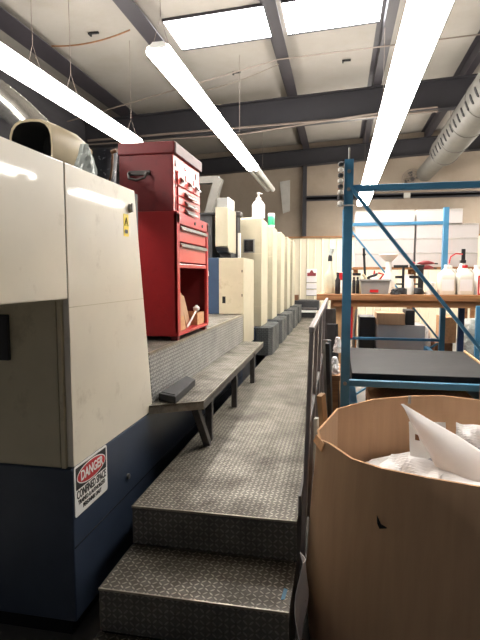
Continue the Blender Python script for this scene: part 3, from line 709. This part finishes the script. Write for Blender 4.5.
# ------------------------------------------------------------------ railing on the right of the walkway
rl = thing('walkway_railing', 'dull steel railing along the right edge of the walkway', 'railing', (-.14, 3.6, 0))
rp = lambda y, z: -.139+.024*(z-P)/.87
for i, y in enumerate((2.19, 2.75, 3.4, 4.2, 4.95)):
    m = MB().hexa([(rp(y, .3)-.008, y, .30), (rp(y, .3)+.012, y, .30), (rp(y, .3)+.012, y+.045, .30), (rp(y, .3)-.008, y+.045, .30),
                   (rp(y, 1.42)-.008, y, 1.42), (rp(y, 1.42)+.012, y, 1.42), (rp(y, 1.42)+.012, y+.045, 1.42), (rp(y, 1.42)-.008, y+.045, 1.42)])
    part('post', m, 'rail_steel', rl, bevel=.003)
part('top_rail', MB().bar((rp(0, 1.43)+.003, 2.17, 1.432), (rp(0, 1.43)+.003, 5.0, 1.432), .026, .03), 'rail_steel', rl, bevel=.006)
part('mid_rail', MB().bar((rp(0, 1.0)+.003, 2.2, 1.0), (rp(0, 1.0)+.003, 5.0, 1.0), .022, .03), 'dark_steel', rl, bevel=.004)
part('toe_board', MB().box(-.1635, -.152, 2.2, 5.0, P, P+.1), 'dark_steel', rl)
# things leaned between railing and rack
G = 'bars and boards leaned behind the railing'
def lean(name, a, b, w, h, m, label, cat):
    solo(name, MB().bar(a, b, w, h), m, label, cat, G, bevel=.002)
lean('steel_angle', (-.02, 3.22, .0), (-.07, 3.28, 1.25), .03, .05, 'steel', 'grey steel bar leaning behind the railing near the blue post', 'bar')
lean('wooden_batten', (.0, 2.9, .003), (-.085, 2.72, 1.02), .03, .05, 'ply', 'pale wooden slat leaning behind the nearest railing post', 'slat')
lean('black_pipe', (.0, 3.02, .0), (-.055, 2.75, 1.30), .022, .022, 'black', 'black pipe leaning upright behind the railing', 'pipe')
lean('dark_board', (.0, 4.0, .002), (-.045, 4.05, 1.28), .03, .10, 'dark_machine', 'dark board on edge behind the middle of the railing', 'board')
lean('light_strip', (-.085, 2.55, .003), (-.10, 2.5, .95), .02, .03, 'white_plastic', 'thin white strip standing behind the near railing post', 'strip')
lean('steel_channel', (-.02, 4.3, .0), (-.07, 4.35, 1.38), .04, .10, 'dark_steel', 'dark steel channel leaning behind the far half of the railing', 'bar')
for i, (x, y, z, s_) in enumerate(((-.02, 3.45, 1.0, .055), (.0, 3.75, 1.1, .05))):
    solo('paper_wad', MB().loft(blob(x, y, z, s_*.6, s_, .11, seed=20+i, amp=.5, top=.5)), 'paper', ['white crumpled paper wedged between railing and blue rack, lower one', 'white crumpled paper wedged between railing and blue rack, upper one'][i], 'paper')
solo('waste_shelf', MB().box(-.06, .02, 3.36, 3.84, .965, .999).box(-.05, .01, 3.5, 3.55, 0, .965), 'wood_dark', 'narrow wooden ledge holding crumpled paper beside the blue post', 'ledge')
m = MB().grid(lambda u, v: (-.125+.018*math.sin(7*v+3*u)+.02*u*(1-v), 1.80+.16*u+.02*math.sin(5*v), .003+.60*v-.05*u*v), 6, 14)
solo('paper_strip', m, 'paper_mark', 'white marked paper strip standing wedged between steps and cardboard bin', 'paper', solid=.003)

# ------------------------------------------------------------------ blue pallet rack
rk = thing('pallet_rack', 'blue steel pallet rack with diagonal bracing right of the walkway', 'rack', (.55, 4.5, 0))
def frame(y, x0, x1, ztop, zb, hb):
    w = .056
    for x in (x0, x1-w):
        p = MB().box(x, x+w, y, y+.004, .008, ztop).box(x, x+.004, y+.004, y+.075, .008, ztop).box(x+w-.004, x+w, y+.004, y+.075, .008, ztop)
        po = part('post', p, 'rack_blue', rk)
        part('foot_plate', MB().box(x-.02, x+w+.02, y-.02, y+.09, 0, .008), 'rack_blue', po)
    zt = ztop-.155
    part('horizontal_brace', MB().box(x0+w, x1-w, y+.02, y+.055, zt-.04, zt), 'rack_blue', rk, bevel=.002)
    part('horizontal_brace', MB().box(x0+w, x1-w, y+.01, y+.055, zb, zb+hb), 'rack_blue', rk, bevel=.002)
    part('diagonal_brace', MB().bar((x0+w*.6, y+.012, zt-.01), (x1-w-.02, y+.012, zb+hb+.01), .02, .04, up=(0, 1, 0)), 'rack_blue', rk, bevel=.002)
    part('diagonal_brace', MB().bar((x1-w-.02, y+.015, zb-.02), (x0+w+.02, y+.015, .12), .02, .04, up=(0, 1, 0)), 'rack_blue', rk, bevel=.002)
F1, F2 = 3.24, 5.38
frame(F1, .022, 1.10, 2.385, .955, .04)
frame(6.20, .03, 1.235, 2.45, .885, .03)  # rear frame pushed back along the sight line, enlarged about the camera
for x0 in (.085, 1.0): part('shelf_beam', MB().box(x0, x0+.05, F1+.08, 6.19, .75, .83), 'rack_blue', rk, bevel=.003)
for y in (3.95, 4.15, 4.35): part('cross_bar', MB().box(.088, 1.048, y, y+.05, .831, .945), 'rack_navy', rk)
for z in (2.31, 2.2, .975): part('bolt', MB().tube([(.05, F1-.0, z), (.05, F1-.012, z)], .012, 8), 'steel', rk)
part('top_pin', MB().tube([(.05, F1+.03, 2.385), (.05, F1+.03, 2.46)], .006, 6), 'steel', rk)
bc = thing('bead_chain', 'string of black and white caps tied to the blue post', 'chain', (.012, 3.22, 2.05))
for k in range(8):
    z = 2.10+.034*k
    part('cap', MB().lathe(.0, 3.225, [(.008, z), (.017, z+.006), (.017, z+.022), (.008, z+.029)], 10), 'black' if k % 2 else 'white_plastic', bc, smooth=True)
part('tie', MB().box(-.02, .085, 3.232, 3.2385, 2.098, 2.106), 'white_plastic', bc)
sb = thing('black_slab', 'stack of flat black sheets lying on the rack shelf', 'slab', (.57, 3.9, .946))
for i, (z0, z1, dx) in enumerate(((.946, .988, 0), (.990, 1.03, .006))):
    part('sheet', MB().prism([(.088+dx, 3.32), (.985+dx, 3.32), (1.045+dx, 4.44), (.09+dx, 4.50)], 'z', z0, z1), 'rubber', sb, bevel=.003)
ss = thing('honeycomb_stack', 'stack of brown honeycomb boards on the floor under the black slab', 'cardboard', (.62, 3.8, 0))
for z in [.0+.079*k for k in range(9)]: part('board', MB().box(.24+.01*math.sin(z*40), .985, 3.34, 4.3, z+.06, z+.135), 'card_sheet', ss)
part('pallet', MB().box(.24, .985, 3.4, 3.5, 0, .058).box(.24, .985, 3.8, 3.9, 0, .058).box(.24, .985, 4.15, 4.25, 0, .058), 'wood_dark', ss)
solo('wooden_strip', MB().bar((1.035, 4.40, 1.038), (1.0, 3.6, 1.038), .014, .012), 'ply', 'pale wooden strip lying along the right edge of the black slab', 'strip')
solo('brown_roll', MB().lathe(.872, 3.10, [(.035, 0.0), (.05, .01), (.05, 1.03), (.042, 1.03), (.042, .9)], 20), 'rust', 'dark brown cardboard roll standing at the right edge behind the carton', 'roll', smooth=True)

# ------------------------------------------------------------------ workbench behind
wbn = thing('workbench', 'high wooden workbench with navy legs behind the blue rack', 'workbench', (.6, 6.2, 0))
BT = 1.462
part('top', MB().box(-.235, 2.6, 5.5, 6.17, BT-.065, BT), 'wood', wbn, bevel=.004)
part('apron', MB().box(-.06, 2.6, 5.535, 5.575, BT-.135, BT-.066), 'wood_dark', wbn, bevel=.003)
part('end_board', MB().box(-.085, .055, 5.60, 5.63, .2, BT-.066), 'ply', wbn, label='pale plywood end board')
for x, y in ((-.06, 6.09), (1.315, 5.9), (2.4, 5.62), (2.4, 6.09)): part('leg', MB().box(x, x+.06, y, y+.06, 0, BT-.066), 'rack_navy', wbn, bevel=.003)
ls = thing('low_shelf', 'low dark wooden shelf behind the blue rack under the workbench height', 'shelf', (1.1, 6.7, 0))
part('board', MB().box(.12, 2.4, 6.30, 6.86, .64, .68), 'wood_dark', ls)
for x in (.14, 1.2, 2.3):
    for y in (6.32, 6.78): part('leg', MB().box(x, x+.05, y, y+.05, 0, .639), 'wood_dark', ls)
bz = BT+.001
# underneath
uz = .681
uc = thing('white_case', 'large white case with brown cap standing on the low shelf beyond the workbench', 'case', (.75, 6.5, uz))
part('body', MB().box(.47, 1.04, 6.36, 6.78, uz, 1.058), 'carton', uc, bevel=.006)  # case and its shelf height scaled about the camera when set farther back
part('brown_cap', MB().box(.465, .80, 6.35, 6.79, 1.06, 1.205), 'card', uc, bevel=.004, label='brown cardboard cap')
solo('black_box', MB().box(.81, .915, 6.36, 6.7, 1.06, 1.24), 'black', 'small black box standing on the white case beside its brown cap', 'box', bevel=.004)
solo('black_carton', MB().box(.26, .45, 6.38, 6.8, uz, 1.15), 'black', 'black carton left of the white case on the low shelf', 'box', bevel=.006)
cr = solo('red_strip', MB().box(.10, .155, 5.58, 5.598, .98, 1.325), 'redp', 'upright red strip just right of the front blue post', 'strip')
rv = MB().tube([(.19, 6.40, uz), (.20, 6.42, 1.0), (.225, 6.45, 1.24)], .018, 8)
solo('grey_rod', rv, 'steel', 'grey rod leaning left of the black carton on the low shelf', 'rod')
solo('brown_box', MB().box(1.16, 1.36, 6.36, 6.7, uz, .85), 'rust', 'small brown box right of the white case on the low shelf', 'box', bevel=.004)
solo('pale_carton', MB().box(1.24, 1.40, 6.38, 6.8, .852, 1.16), 'card_edge', 'tan carton standing on the small brown box on the low shelf', 'box', bevel=.004)
solo('paper_bundle', MB().loft(blob(1.10, 6.6, uz, .05, .12, .34, seed=31, amp=.4, top=.6)), 'paper', 'white paper bundle between white case and brown box on the low shelf', 'paper')
solo('white_sack', MB().loft(blob(1.75, 6.58, uz, .30, .2, .45, seed=33, amp=.15, top=.7)), 'bag', 'pale sack at the right end of the low shelf', 'sack')
br = thing('steel_stand', 'bright blue steel stand with two uprights at the right edge by the workbench', 'stand', (1.55, 5.3, 0))
for x in (1.36, 1.53): part('upright', MB().box(x, x+.045, 5.36, 5.41, 0, 1.36), 'rack_blue', br, bevel=.003)
part('crosspiece', MB().box(1.406, 1.529, 5.365, 5.40, 1.0, 1.05), 'rack_blue', br)
part('crosspiece', MB().box(1.406, 1.529, 5.365, 5.40, .3, .35), 'rack_blue', br)

# on the workbench
def lathe_thing(name, label, cat, x, y, parts, group=None):
    t = thing(name, label, cat, (x, y, bz), group)
    for pn, prof, m in parts: part(pn, MB().lathe(x, y, [(r, bz+z) for r, z in prof], 18), m, t, smooth=True)
    return t
b1 = lathe_thing('spray_bottle', 'cloudy bottle with long neck and dark nozzle at the bench end', 'bottle', -.10, 5.72, [
    ('bottle', [(.055, 0), (.06, .01), (.06, .19), (.045, .24), (.028, .28), (.022, .36)], 'glassy'),
    ('nozzle', [(.026, .361), (.024, .40), (.014, .44)], 'black')])
part('trigger_head', MB().bar((-.10, 5.72, bz+.43), (-.075, 5.70, bz+.51), .035, .04), 'bag', b1, bevel=.004)
lathe_thing('black_bottle', 'slim black bottle between the cloudy bottle and the blue post', 'bottle', -.012, 5.60, [('bottle', [(.026, 0), (.028, .01), (.028, .15), (.014, .18), (.014, .21)], 'black'), ('cap', [(.016, .211), (.016, .235)], 'black')])
rb = thing('red_white_carton', 'red and white carton half hidden by the front blue post', 'carton', (.03, 5.9, bz))
part('carton', MB().box(-.015, .10, 5.82, 5.95, bz, bz+.24), 'white', rb, bevel=.003)
part('red_band', MB().box(-.017, .102, 5.818, 5.952, bz+.15, bz+.235), 'redp', rb)
for i, x in enumerate((.165, .205)):
    lathe_thing('black_bottle', ['black bottle just right of the front blue post', 'black bottle touching the left side of the grey bin'][i], 'bottle', x, 5.74, [('bottle', [(.017, 0), (.018, .01), (.018, .14), (.009, .16)], 'black'), ('cap', [(.011, .161), (.011, .185)], 'black')])
gbin = thing('grey_bin', 'grey tapered plastic bin of tools on the workbench', 'bin', (.38, 5.72, bz))
def ring4(x0, x1, y0, y1, z): return [(x0, y0, z), (x1, y0, z), (x1, y1, z), (x0, y1, z)]
m = MB(); m.loft([ring4(.25, .52, 5.60, 5.84, bz), ring4(.232, .54, 5.585, 5.855, bz+.15), ring4(.246, .526, 5.599, 5.841, bz+.15), ring4(.262, .508, 5.612, 5.828, bz+.012)])
part('shell', m, 'bin_grey', gbin)
part('rim', MB().box(.222, .55, 5.575, 5.586, bz+.14, bz+.16).box(.222, .55, 5.854, 5.865, bz+.14, bz+.16).box(.222, .233, 5.586, 5.854, bz+.14, bz+.16).box(.539, .55, 5.586, 5.854, bz+.14, bz+.16), 'bin_grey', gbin, bevel=.003)
part('red_label', MB().box(.33, .42, 5.588, 5.596, bz+.02, bz+.05), 'redp', gbin)
solo('black_clip', MB().bar((.29, 5.70, bz+.05), (.262, 5.70, bz+.50), .03, .025).bar((.29, 5.70, bz+.05), (.35, 5.70, bz+.02), .03, .025).box(.25, .285, 5.685, 5.715, bz+.42, bz+.44), 'black', 'tall black handle sticking up from the grey bin', 'tool', bevel=.002)
solo('red_pliers', MB().tube([(.43, 5.72, bz+.02), (.44, 5.70, bz+.16), (.48, 5.69, bz+.215), (.42, 5.69, bz+.23)], .012, 8), 'redp', 'red-handled pliers resting in the grey bin', 'pliers', smooth=True)
solo('cable_coil', MB().tube([(.36+.05*math.cos(t_*.5), 5.72+.04*math.sin(t_*.5), bz+.02+.008*t_) for t_ in range(26)], .014, 6), 'black', 'black coiled cable bulging out of the grey bin', 'cable', smooth=True)
solo('beige_tool', MB().tube([(.30, 5.66, bz+.02), (.285, 5.65, bz+.18), (.25, 5.64, bz+.22)], .016, 8), 'beige_plastic', 'beige gripped tool at the left of the grey bin', 'tool', smooth=True)
pf = thing('white_pedestal', 'white pedestal with wide dish top behind the grey bin', 'stand', (0.56, 6.02, bz))
part('column', MB().lathe(0.56, 6.02, [(.075, bz), (.08, bz+.02), (.07, bz+.17), (.065, bz+.2), (.035, bz+.24), (.03, bz+.36)], 20), 'white_plastic', pf, smooth=True)
part('dish', MB().lathe(0.56, 6.02, [(.03, bz+.36), (.07, bz+.395), (.115, bz+.44), (.108, bz+.445), (.05, bz+.405)], 22), 'white_plastic', pf, smooth=True)
def clamp(x, y, label, red):
    t = thing('bench_clamp', label, 'clamp', (x, y, bz), 'bench clamps')
    part('base', MB().lathe(x, y, [(.075, bz), (.08, bz+.02), (.06, bz+.06), (.03, bz+.07)], 16), 'black', t, smooth=True)
    part('bar', MB().box(x+.01, x+.035, y-.012, y+.012, bz+.06, bz+.30), 'black', t)
    part('jaw', MB().box(x-.08, x+.07, y-.02, y+.02, bz+.285, bz+.315).box(x-.06, x+.03, y-.018, y+.018, bz+.17, bz+.2).box(x-.05, x+.02, y-.015, y+.015, bz+.1, bz+.118), 'black', t, bevel=.003)
    if red: part('red_knob', MB().lathe(x-.05, y, [(.018, bz+.316), (.026, bz+.325), (.024, bz+.345), (.01, bz+.35)], 12), 'redp', t, smooth=True)
clamp(.66, 5.68, 'black stepped clamp standing between the grey bin and red-knobbed clamp', False)
clamp(.83, 5.70, 'black clamp with a red knob left of the white jugs', True)
lathe_thing('white_tub', 'small white tub behind the red-knobbed clamp', 'tub', .76, 5.86, [('tub', [(.05, 0), (.055, .01), (.055, .18), (.05, .19)], 'white_plastic'), ('lid', [(.058, .191), (.058, .215)], 'white_plastic')])
lathe_thing('white_tub', 'small white tub beside the left white jug', 'tub', .975, 5.72, [('tub', [(.045, 0), (.05, .01), (.05, .1), (.046, .11)], 'white_plastic'), ('lid', [(.053, .111), (.053, .13)], 'white_plastic')])
gs = thing('grip_stand', 'black stand carrying two dark red grips behind the red-knobbed clamp', 'tool stand', (.92, 5.93, bz))
part('stand', MB().box(.90, .93, 5.915, 5.945, bz+.012, bz+.31).box(.86, .97, 5.88, 5.98, bz, bz+.012), 'black', gs)
for dz, x0_, x1_ in ((.335, .86, 1.05), (.285, .90, 1.04)):
    part('grip', MB().tube([(x0_+(x1_-x0_)*q, 5.93, bz+dz+.01*math.sin(PI*q)) for q in (0, .15, .35, .6, .8, 1)], [.006, .018, .025, .024, .016, .005], 10), 'red_old', gs, smooth=True)
    part('tip', MB().tube([(x1_-.005, 5.93, bz+dz), (x1_+.03, 5.93, bz+dz-.003)], .008, 8), 'black', gs)
lathe_thing('white_bottle', 'white squeeze bottle behind the grey bin, left of the dish pedestal', 'bottle', .40, 5.98, [('bottle', [(.035, 0), (.038, .01), (.038, .17), (.016, .21)], 'white_plastic'), ('cap', [(.015, .211), (.008, .26)], 'redp')])
lathe_thing('glass_jar', 'cloudy glass jar with dark lid behind the black bottles by the blue post', 'jar', .20, 5.95, [('jar', [(.05, 0), (.054, .01), (.054, .17), (.045, .2)], 'glassy'), ('lid', [(.048, .201), (.048, .23)], 'black')])
lathe_thing('white_bottle', 'tall white bottle between the two black clamps', 'bottle', .745, 5.555, [('bottle', [(.03, 0), (.034, .01), (.034, .13), (.014, .17)], 'white_plastic'), ('cap', [(.016, .171), (.016, .20)], 'black')])
solo('black_rag', MB().loft(blob(.59, 5.555, bz, .05, .04, .06, seed=41, amp=.5, top=.5)), 'black', 'crumpled black rag at the foot of the left clamp', 'rag')
solo('white_cup', MB().lathe(.945, 5.59, [(.03, bz), (.036, bz+.085), (.032, bz+.085), (.027, bz+.006)], 16), 'white_plastic', 'small white cup in front of the grip stand', 'cup', smooth=True)
def jug(x, y, label, capm):
    t = thing('plastic_jug', label, 'jug', (x, y, bz), 'white jugs on the workbench')
    hw = .085
    def rr(s_, z): return [(px_, py_, z) for px_, py_ in rrect(x-hw*s_, x+hw*s_, y-hw*s_, y+hw*s_, .03*s_)]
    part('body', MB().loft([rr(.96, bz), rr(1, bz+.01), rr(1, bz+.18), rr(.9, bz+.22), rr(.4, bz+.265), rr(.3, bz+.28)]), 'jug', t, smooth=True)
    part('grip', MB().tube([(x+.02, y, bz+.255), (x+.06, y, bz+.265), (x+.082, y, bz+.23), (x+.08, y, bz+.17)], .013, 8), 'jug', t, smooth=True)
    part('cap', MB().lathe(x, y, [(.03, bz+.28), (.03, bz+.31), (.026, bz+.313)], 14), capm, t)
    part('paper_label', MB().box(x-.06, x+.06, y-hw-.002, y-hw-.0005, bz+.04, bz+.16), 'paper', t)
jug(1.13, 5.70, 'left white plastic jug with white cap on the workbench', 'white_plastic')
jug(1.315, 5.72, 'right white plastic jug with red cap on the workbench', 'redp')
jug(1.50, 5.98, 'white jug half out of view at the right edge of the bench', 'white_plastic')
jug(1.21, 5.96, 'white jug standing behind the two front jugs', 'white_plastic')
fr = thing('red_bordered_box', 'white box with red border at the right edge of the bench', 'box', (1.50, 5.68, bz))
part('box', MB().box(1.425, 1.62, 5.62, 5.76, bz, bz+.20), 'white', fr, bevel=.003)
part('border', MB().box(1.425, 1.62, 5.615, 5.6195, bz+.185, bz+.2).box(1.425, 1.62, 5.615, 5.6195, bz, bz+.015).box(1.425, 1.44, 5.615, 5.6195, bz+.015, bz+.185).box(1.605, 1.62, 5.615, 5.6195, bz+.015, bz+.185), 'redp', fr)
part('print', MB().box(1.47, 1.58, 5.616, 5.6195, bz+.08, bz+.095), 'ink', fr)
sp = lathe_thing('red_hose_sprayer', 'sprayer with black trigger and thin red hose behind the jugs', 'sprayer', 1.37, 6.08, [('bottle', [(.06, 0), (.065, .01), (.065, .26), (.03, .31), (.025, .34)], 'white_plastic')])
part('trigger', MB().box(1.345, 1.40, 6.04, 6.11, bz+.341, bz+.375).box(1.355, 1.395, 6.06, 6.09, bz+.375, bz+.50), 'black', sp, bevel=.004)
part('hose', MB().tube([(1.36, 6.05, bz+.44), (1.28, 6.02, bz+.445), (1.225, 6.0, bz+.41), (1.205, 5.98, bz+.335)], .008, 6), 'redp', sp, smooth=True)

# white cartons on a shelf at the back of the bench
sh = thing('tall_shelf', 'tall wooden shelf on posts behind the workbench carrying white cartons', 'shelf', (.95, 7.2, 0))
part('board', MB().box(.18, 1.78, 6.90, 7.45, 1.745, 1.775), 'wood_dark', sh)  # tall shelf and carton rows pushed deeper, sizes grown about the camera
for x in (.2, .95, 1.70):
    for y in (6.98, 7.36): part('post', MB().box(x, x+.05, y, y+.05, 0, 1.744), 'wood_dark', sh)
rows = 4; hh = .182
lab = ['bottom', 'second', 'third', 'top']
for c_, (x0, x1, nm) in enumerate(((.21, .965, 'left'), (.985, 1.75, 'right'))):
    for r in range(rows):
        z0 = 1.776+r*(hh+.004)
        if c_ == 1 and r == 3: x1 = 1.55
        t = thing('white_carton', '%s white carton of the %s stack on the tall shelf' % (lab[r], nm), 'carton', ((x0+x1)/2, 7.15, z0), 'white cartons behind the workbench')
        j = .012*((r*7+c_*3) % 3-1)
        part('carton', MB().box(x0+j*.3, x1+j*.3-.005, 6.94+j, 7.40, z0, z0+hh), 'carton', t, bevel=.003)
        part('lid_flap', MB().box(x0+j*.3+.004, x1+j*.3-.009, 6.936+j, 6.9395+j, z0+hh-.016, z0+hh-.003), 'pale', t)

# ------------------------------------------------------------------ cardboard bin with waste paper
gy = thing('cardboard_bin', 'big brown octagonal cardboard bin at the lower right', 'cardboard box', (.5, 2.3, 0))
TOP = [(-.03, 2.06, .972), (.06, 1.945, .955), (.16, 1.85, .962), (.31, 1.775, .968), (.47, 1.73, .968), (.85, 1.74, .97), (1.10, 2.08, .97), (1.11, 2.62, .975), (.80, 2.95, .975), (.60, 2.99, .982), (.42, 3.0, .97), (.20, 2.87, .972), (.0, 2.69, .955), (-.045, 2.44, .965), (-.085, 2.22, .975), (-.075, 2.17, .95)]
cxg, cyg = .5, 2.36
def scaled(pts, s_, z=None, dx=0): return [(cxg+(p[0]-cxg)*s_+dx, cyg+(p[1]-cyg)*s_, p[2] if z is None else z) for p in pts]
def lev(z, s_): return [(max(cxg+(p[0]-cxg)*s_, -.15), cyg+(p[1]-cyg)*s_, z) for p in TOP]
outer = [lev(.004, 1.04), lev(.3, 1.075), lev(.6, 1.045), lev(.85, 1.01), TOP]
inner = [scaled(TOP, .982), [(cxg+(p[0]-cxg)*.985, cyg+(p[1]-cyg)*.985, .6) for p in TOP], [(cxg+(p[0]-cxg)*.99, cyg+(p[1]-cyg)*.99, .02) for p in TOP]]
def wall_strip(levels):
    m_ = MB(); m_.loft(levels, caps=False); return m_
part('outer_wall', wall_strip(outer), 'card', gy, smooth=True)
wi = wall_strip(inner); wi.bm.faces.new([wi.bm.verts.new(p) for p in inner[-1]])
part('inner_wall', wi, 'card', gy)
m = MB()
a, b = TOP, inner[0]
for k in range(len(a)):
    k2 = (k+1) % len(a); m.face([a[k], a[k2], b[k2], b[k]])
part('rim_edge', m, 'card_edge', gy, label='pale corrugated top edge')
part('torn_flap', MB().hexa([(-.088, 2.20, .962), (-.05, 2.09, .958), (-.046, 2.094, .958), (-.084, 2.204, .962), (-.10, 2.19, .935), (-.062, 2.085, .925), (-.058, 2.085, .925), (-.096, 2.19, .935)]), 'card_edge', gy)
part('puncture', MB().prism([(.150, .80), (.158, .785), (.166, .766), (.186, .756), (.160, .752), (.152, .77)], 'y', 1.805, 1.815), 'gap', gy)
part('staple', MB().box(.405, .42, 2.965, 2.975, .93, .975), 'steel', gy)
rnd = random.Random(5)
hz = [[rnd.random() for j in range(15)] for i in range(15)]
def heap(u, v):
    i, j = int(round(u*14)), int(round(v*14))
    ang_ = 2*PI*v; rr_ = u
    k = v*len(TOP); k0 = int(k) % len(TOP); k1 = (k0+1) % len(TOP); f = k-int(k)
    ex = TOP[k0][0]*(1-f)+TOP[k1][0]*f; ey = TOP[k0][1]*(1-f)+TOP[k1][1]*f
    return (cxg+(ex-cxg)*rr_*.94, cyg+(ey-cyg)*rr_*.94, .745-.10*u*u+.05*(hz[i][j % 14]-.5))
m = MB().grid(heap, 14, 14)
solo('waste_paper_heap', m, 'paper', 'heap of white waste paper filling the cardboard bin', 'waste paper', kind='stuff')
# the big curled sheet
Lc = [(.309, 2.44, 1.055), (.345, 2.40, .975), (.40, 2.36, .885), (.455, 2.32, .79), (.49, 2.30, .72)]
Rc = [(.312, 2.45, 1.056), (.415, 2.47, .992), (.56, 2.46, .915), (.70, 2.42, .835), (.80, 2.38, .74)]
def poly(pts, t_):
    k = t_*(len(pts)-1); i = min(int(k), len(pts)-2); return Vector(pts[i]).lerp(Vector(pts[i+1]), k-i)
def curl(u, v):
    p = poly(Lc, u).lerp(poly(Rc, u), v); s_ = math.sin(PI*v)
    return tuple(p+Vector((-.01*s_, -.10*u*s_, .045*u*s_)))
solo('curled_sheet', MB().grid(curl, 16, 12), 'paper', 'large white curled sheet poking up from the cardboard bin', 'paper', smooth=True, solid=.002)
def sheet(name, c, sx_, sy_, rot, tilt, amp, m, label, seed=1):
    r_ = random.Random(seed); ph_ = [r_.uniform(0, 6) for _ in range(6)]
    mat_ = Matrix.Translation(Vector(c)) @ Matrix.Rotation(rot, 4, 'Z') @ Matrix.Rotation(tilt, 4, 'X')
    def f(u, v):
        z = amp*(math.sin(7*u+ph_[0])*math.sin(5*v+ph_[1])+.5*math.sin(13*u+9*v+ph_[2]))
        return tuple(mat_ @ Vector(((u-.5)*sx_, (v-.5)*sy_, z)))
    return solo(name, MB().grid(f, 14, 12), m, label, 'paper', solid=.0025)
pc = sheet('printed_card', (.45, 2.56, .83), .18, .22, .12, 1.3, .003, 'white', 'white printed card standing behind the curled sheet', 2)
part('print_mark', MB().hexa([(.385+a_, 2.54+b_, .855+c_) for a_, b_, c_ in ((0, 0, 0), (.022, .003, -.004), (.022, .006, -.004), (0, .003, 0), (0, .006, .028), (.016, .008, .022), (.016, .011, .022), (0, .009, .028))]), 'rust', pc)
sheet('crumpled_sheet', (.33, 2.30, .785), .26, .20, -.5, .35, .012, 'paper', 'crumpled white sheet at the left front inside the bin', 4)
sheet('flat_sheet', (.55, 2.10, .775), .42, .28, -.5, .12, .008, 'paper', 'flat white sheet along the front rim inside the bin', 6)
sheet('grey_sheet', (.74, 2.46, .79), .26, .20, .3, .35, .012, 'paper_grey', 'grey printed sheet behind the curled sheet at right', 8)
sheet('torn_sheet', (.70, 2.60, .855), .22, .17, -.2, .8, .018, 'paper', 'torn white sheet rising at the right edge of the bin', 9)
sheet('grey_scrap', (.44, 2.36, .79), .14, .10, .3, .4, .010, 'paper_grey', 'small grey crumpled scrap under the curled sheet', 12)

# ------------------------------------------------------------------ world, exposure
w = bpy.data.worlds.new('world'); sc.world = w; w.use_nodes = True
bg = w.node_tree.nodes['Background']; bg.inputs[0].default_value = (.80, .86, 1.0, 1); bg.inputs[1].default_value = .07
vs = sc.view_settings
vs.view_transform = 'Standard'; vs.look = 'None'; vs.exposure = 0.6; vs.gamma = 1.0; vs.use_curve_mapping = False
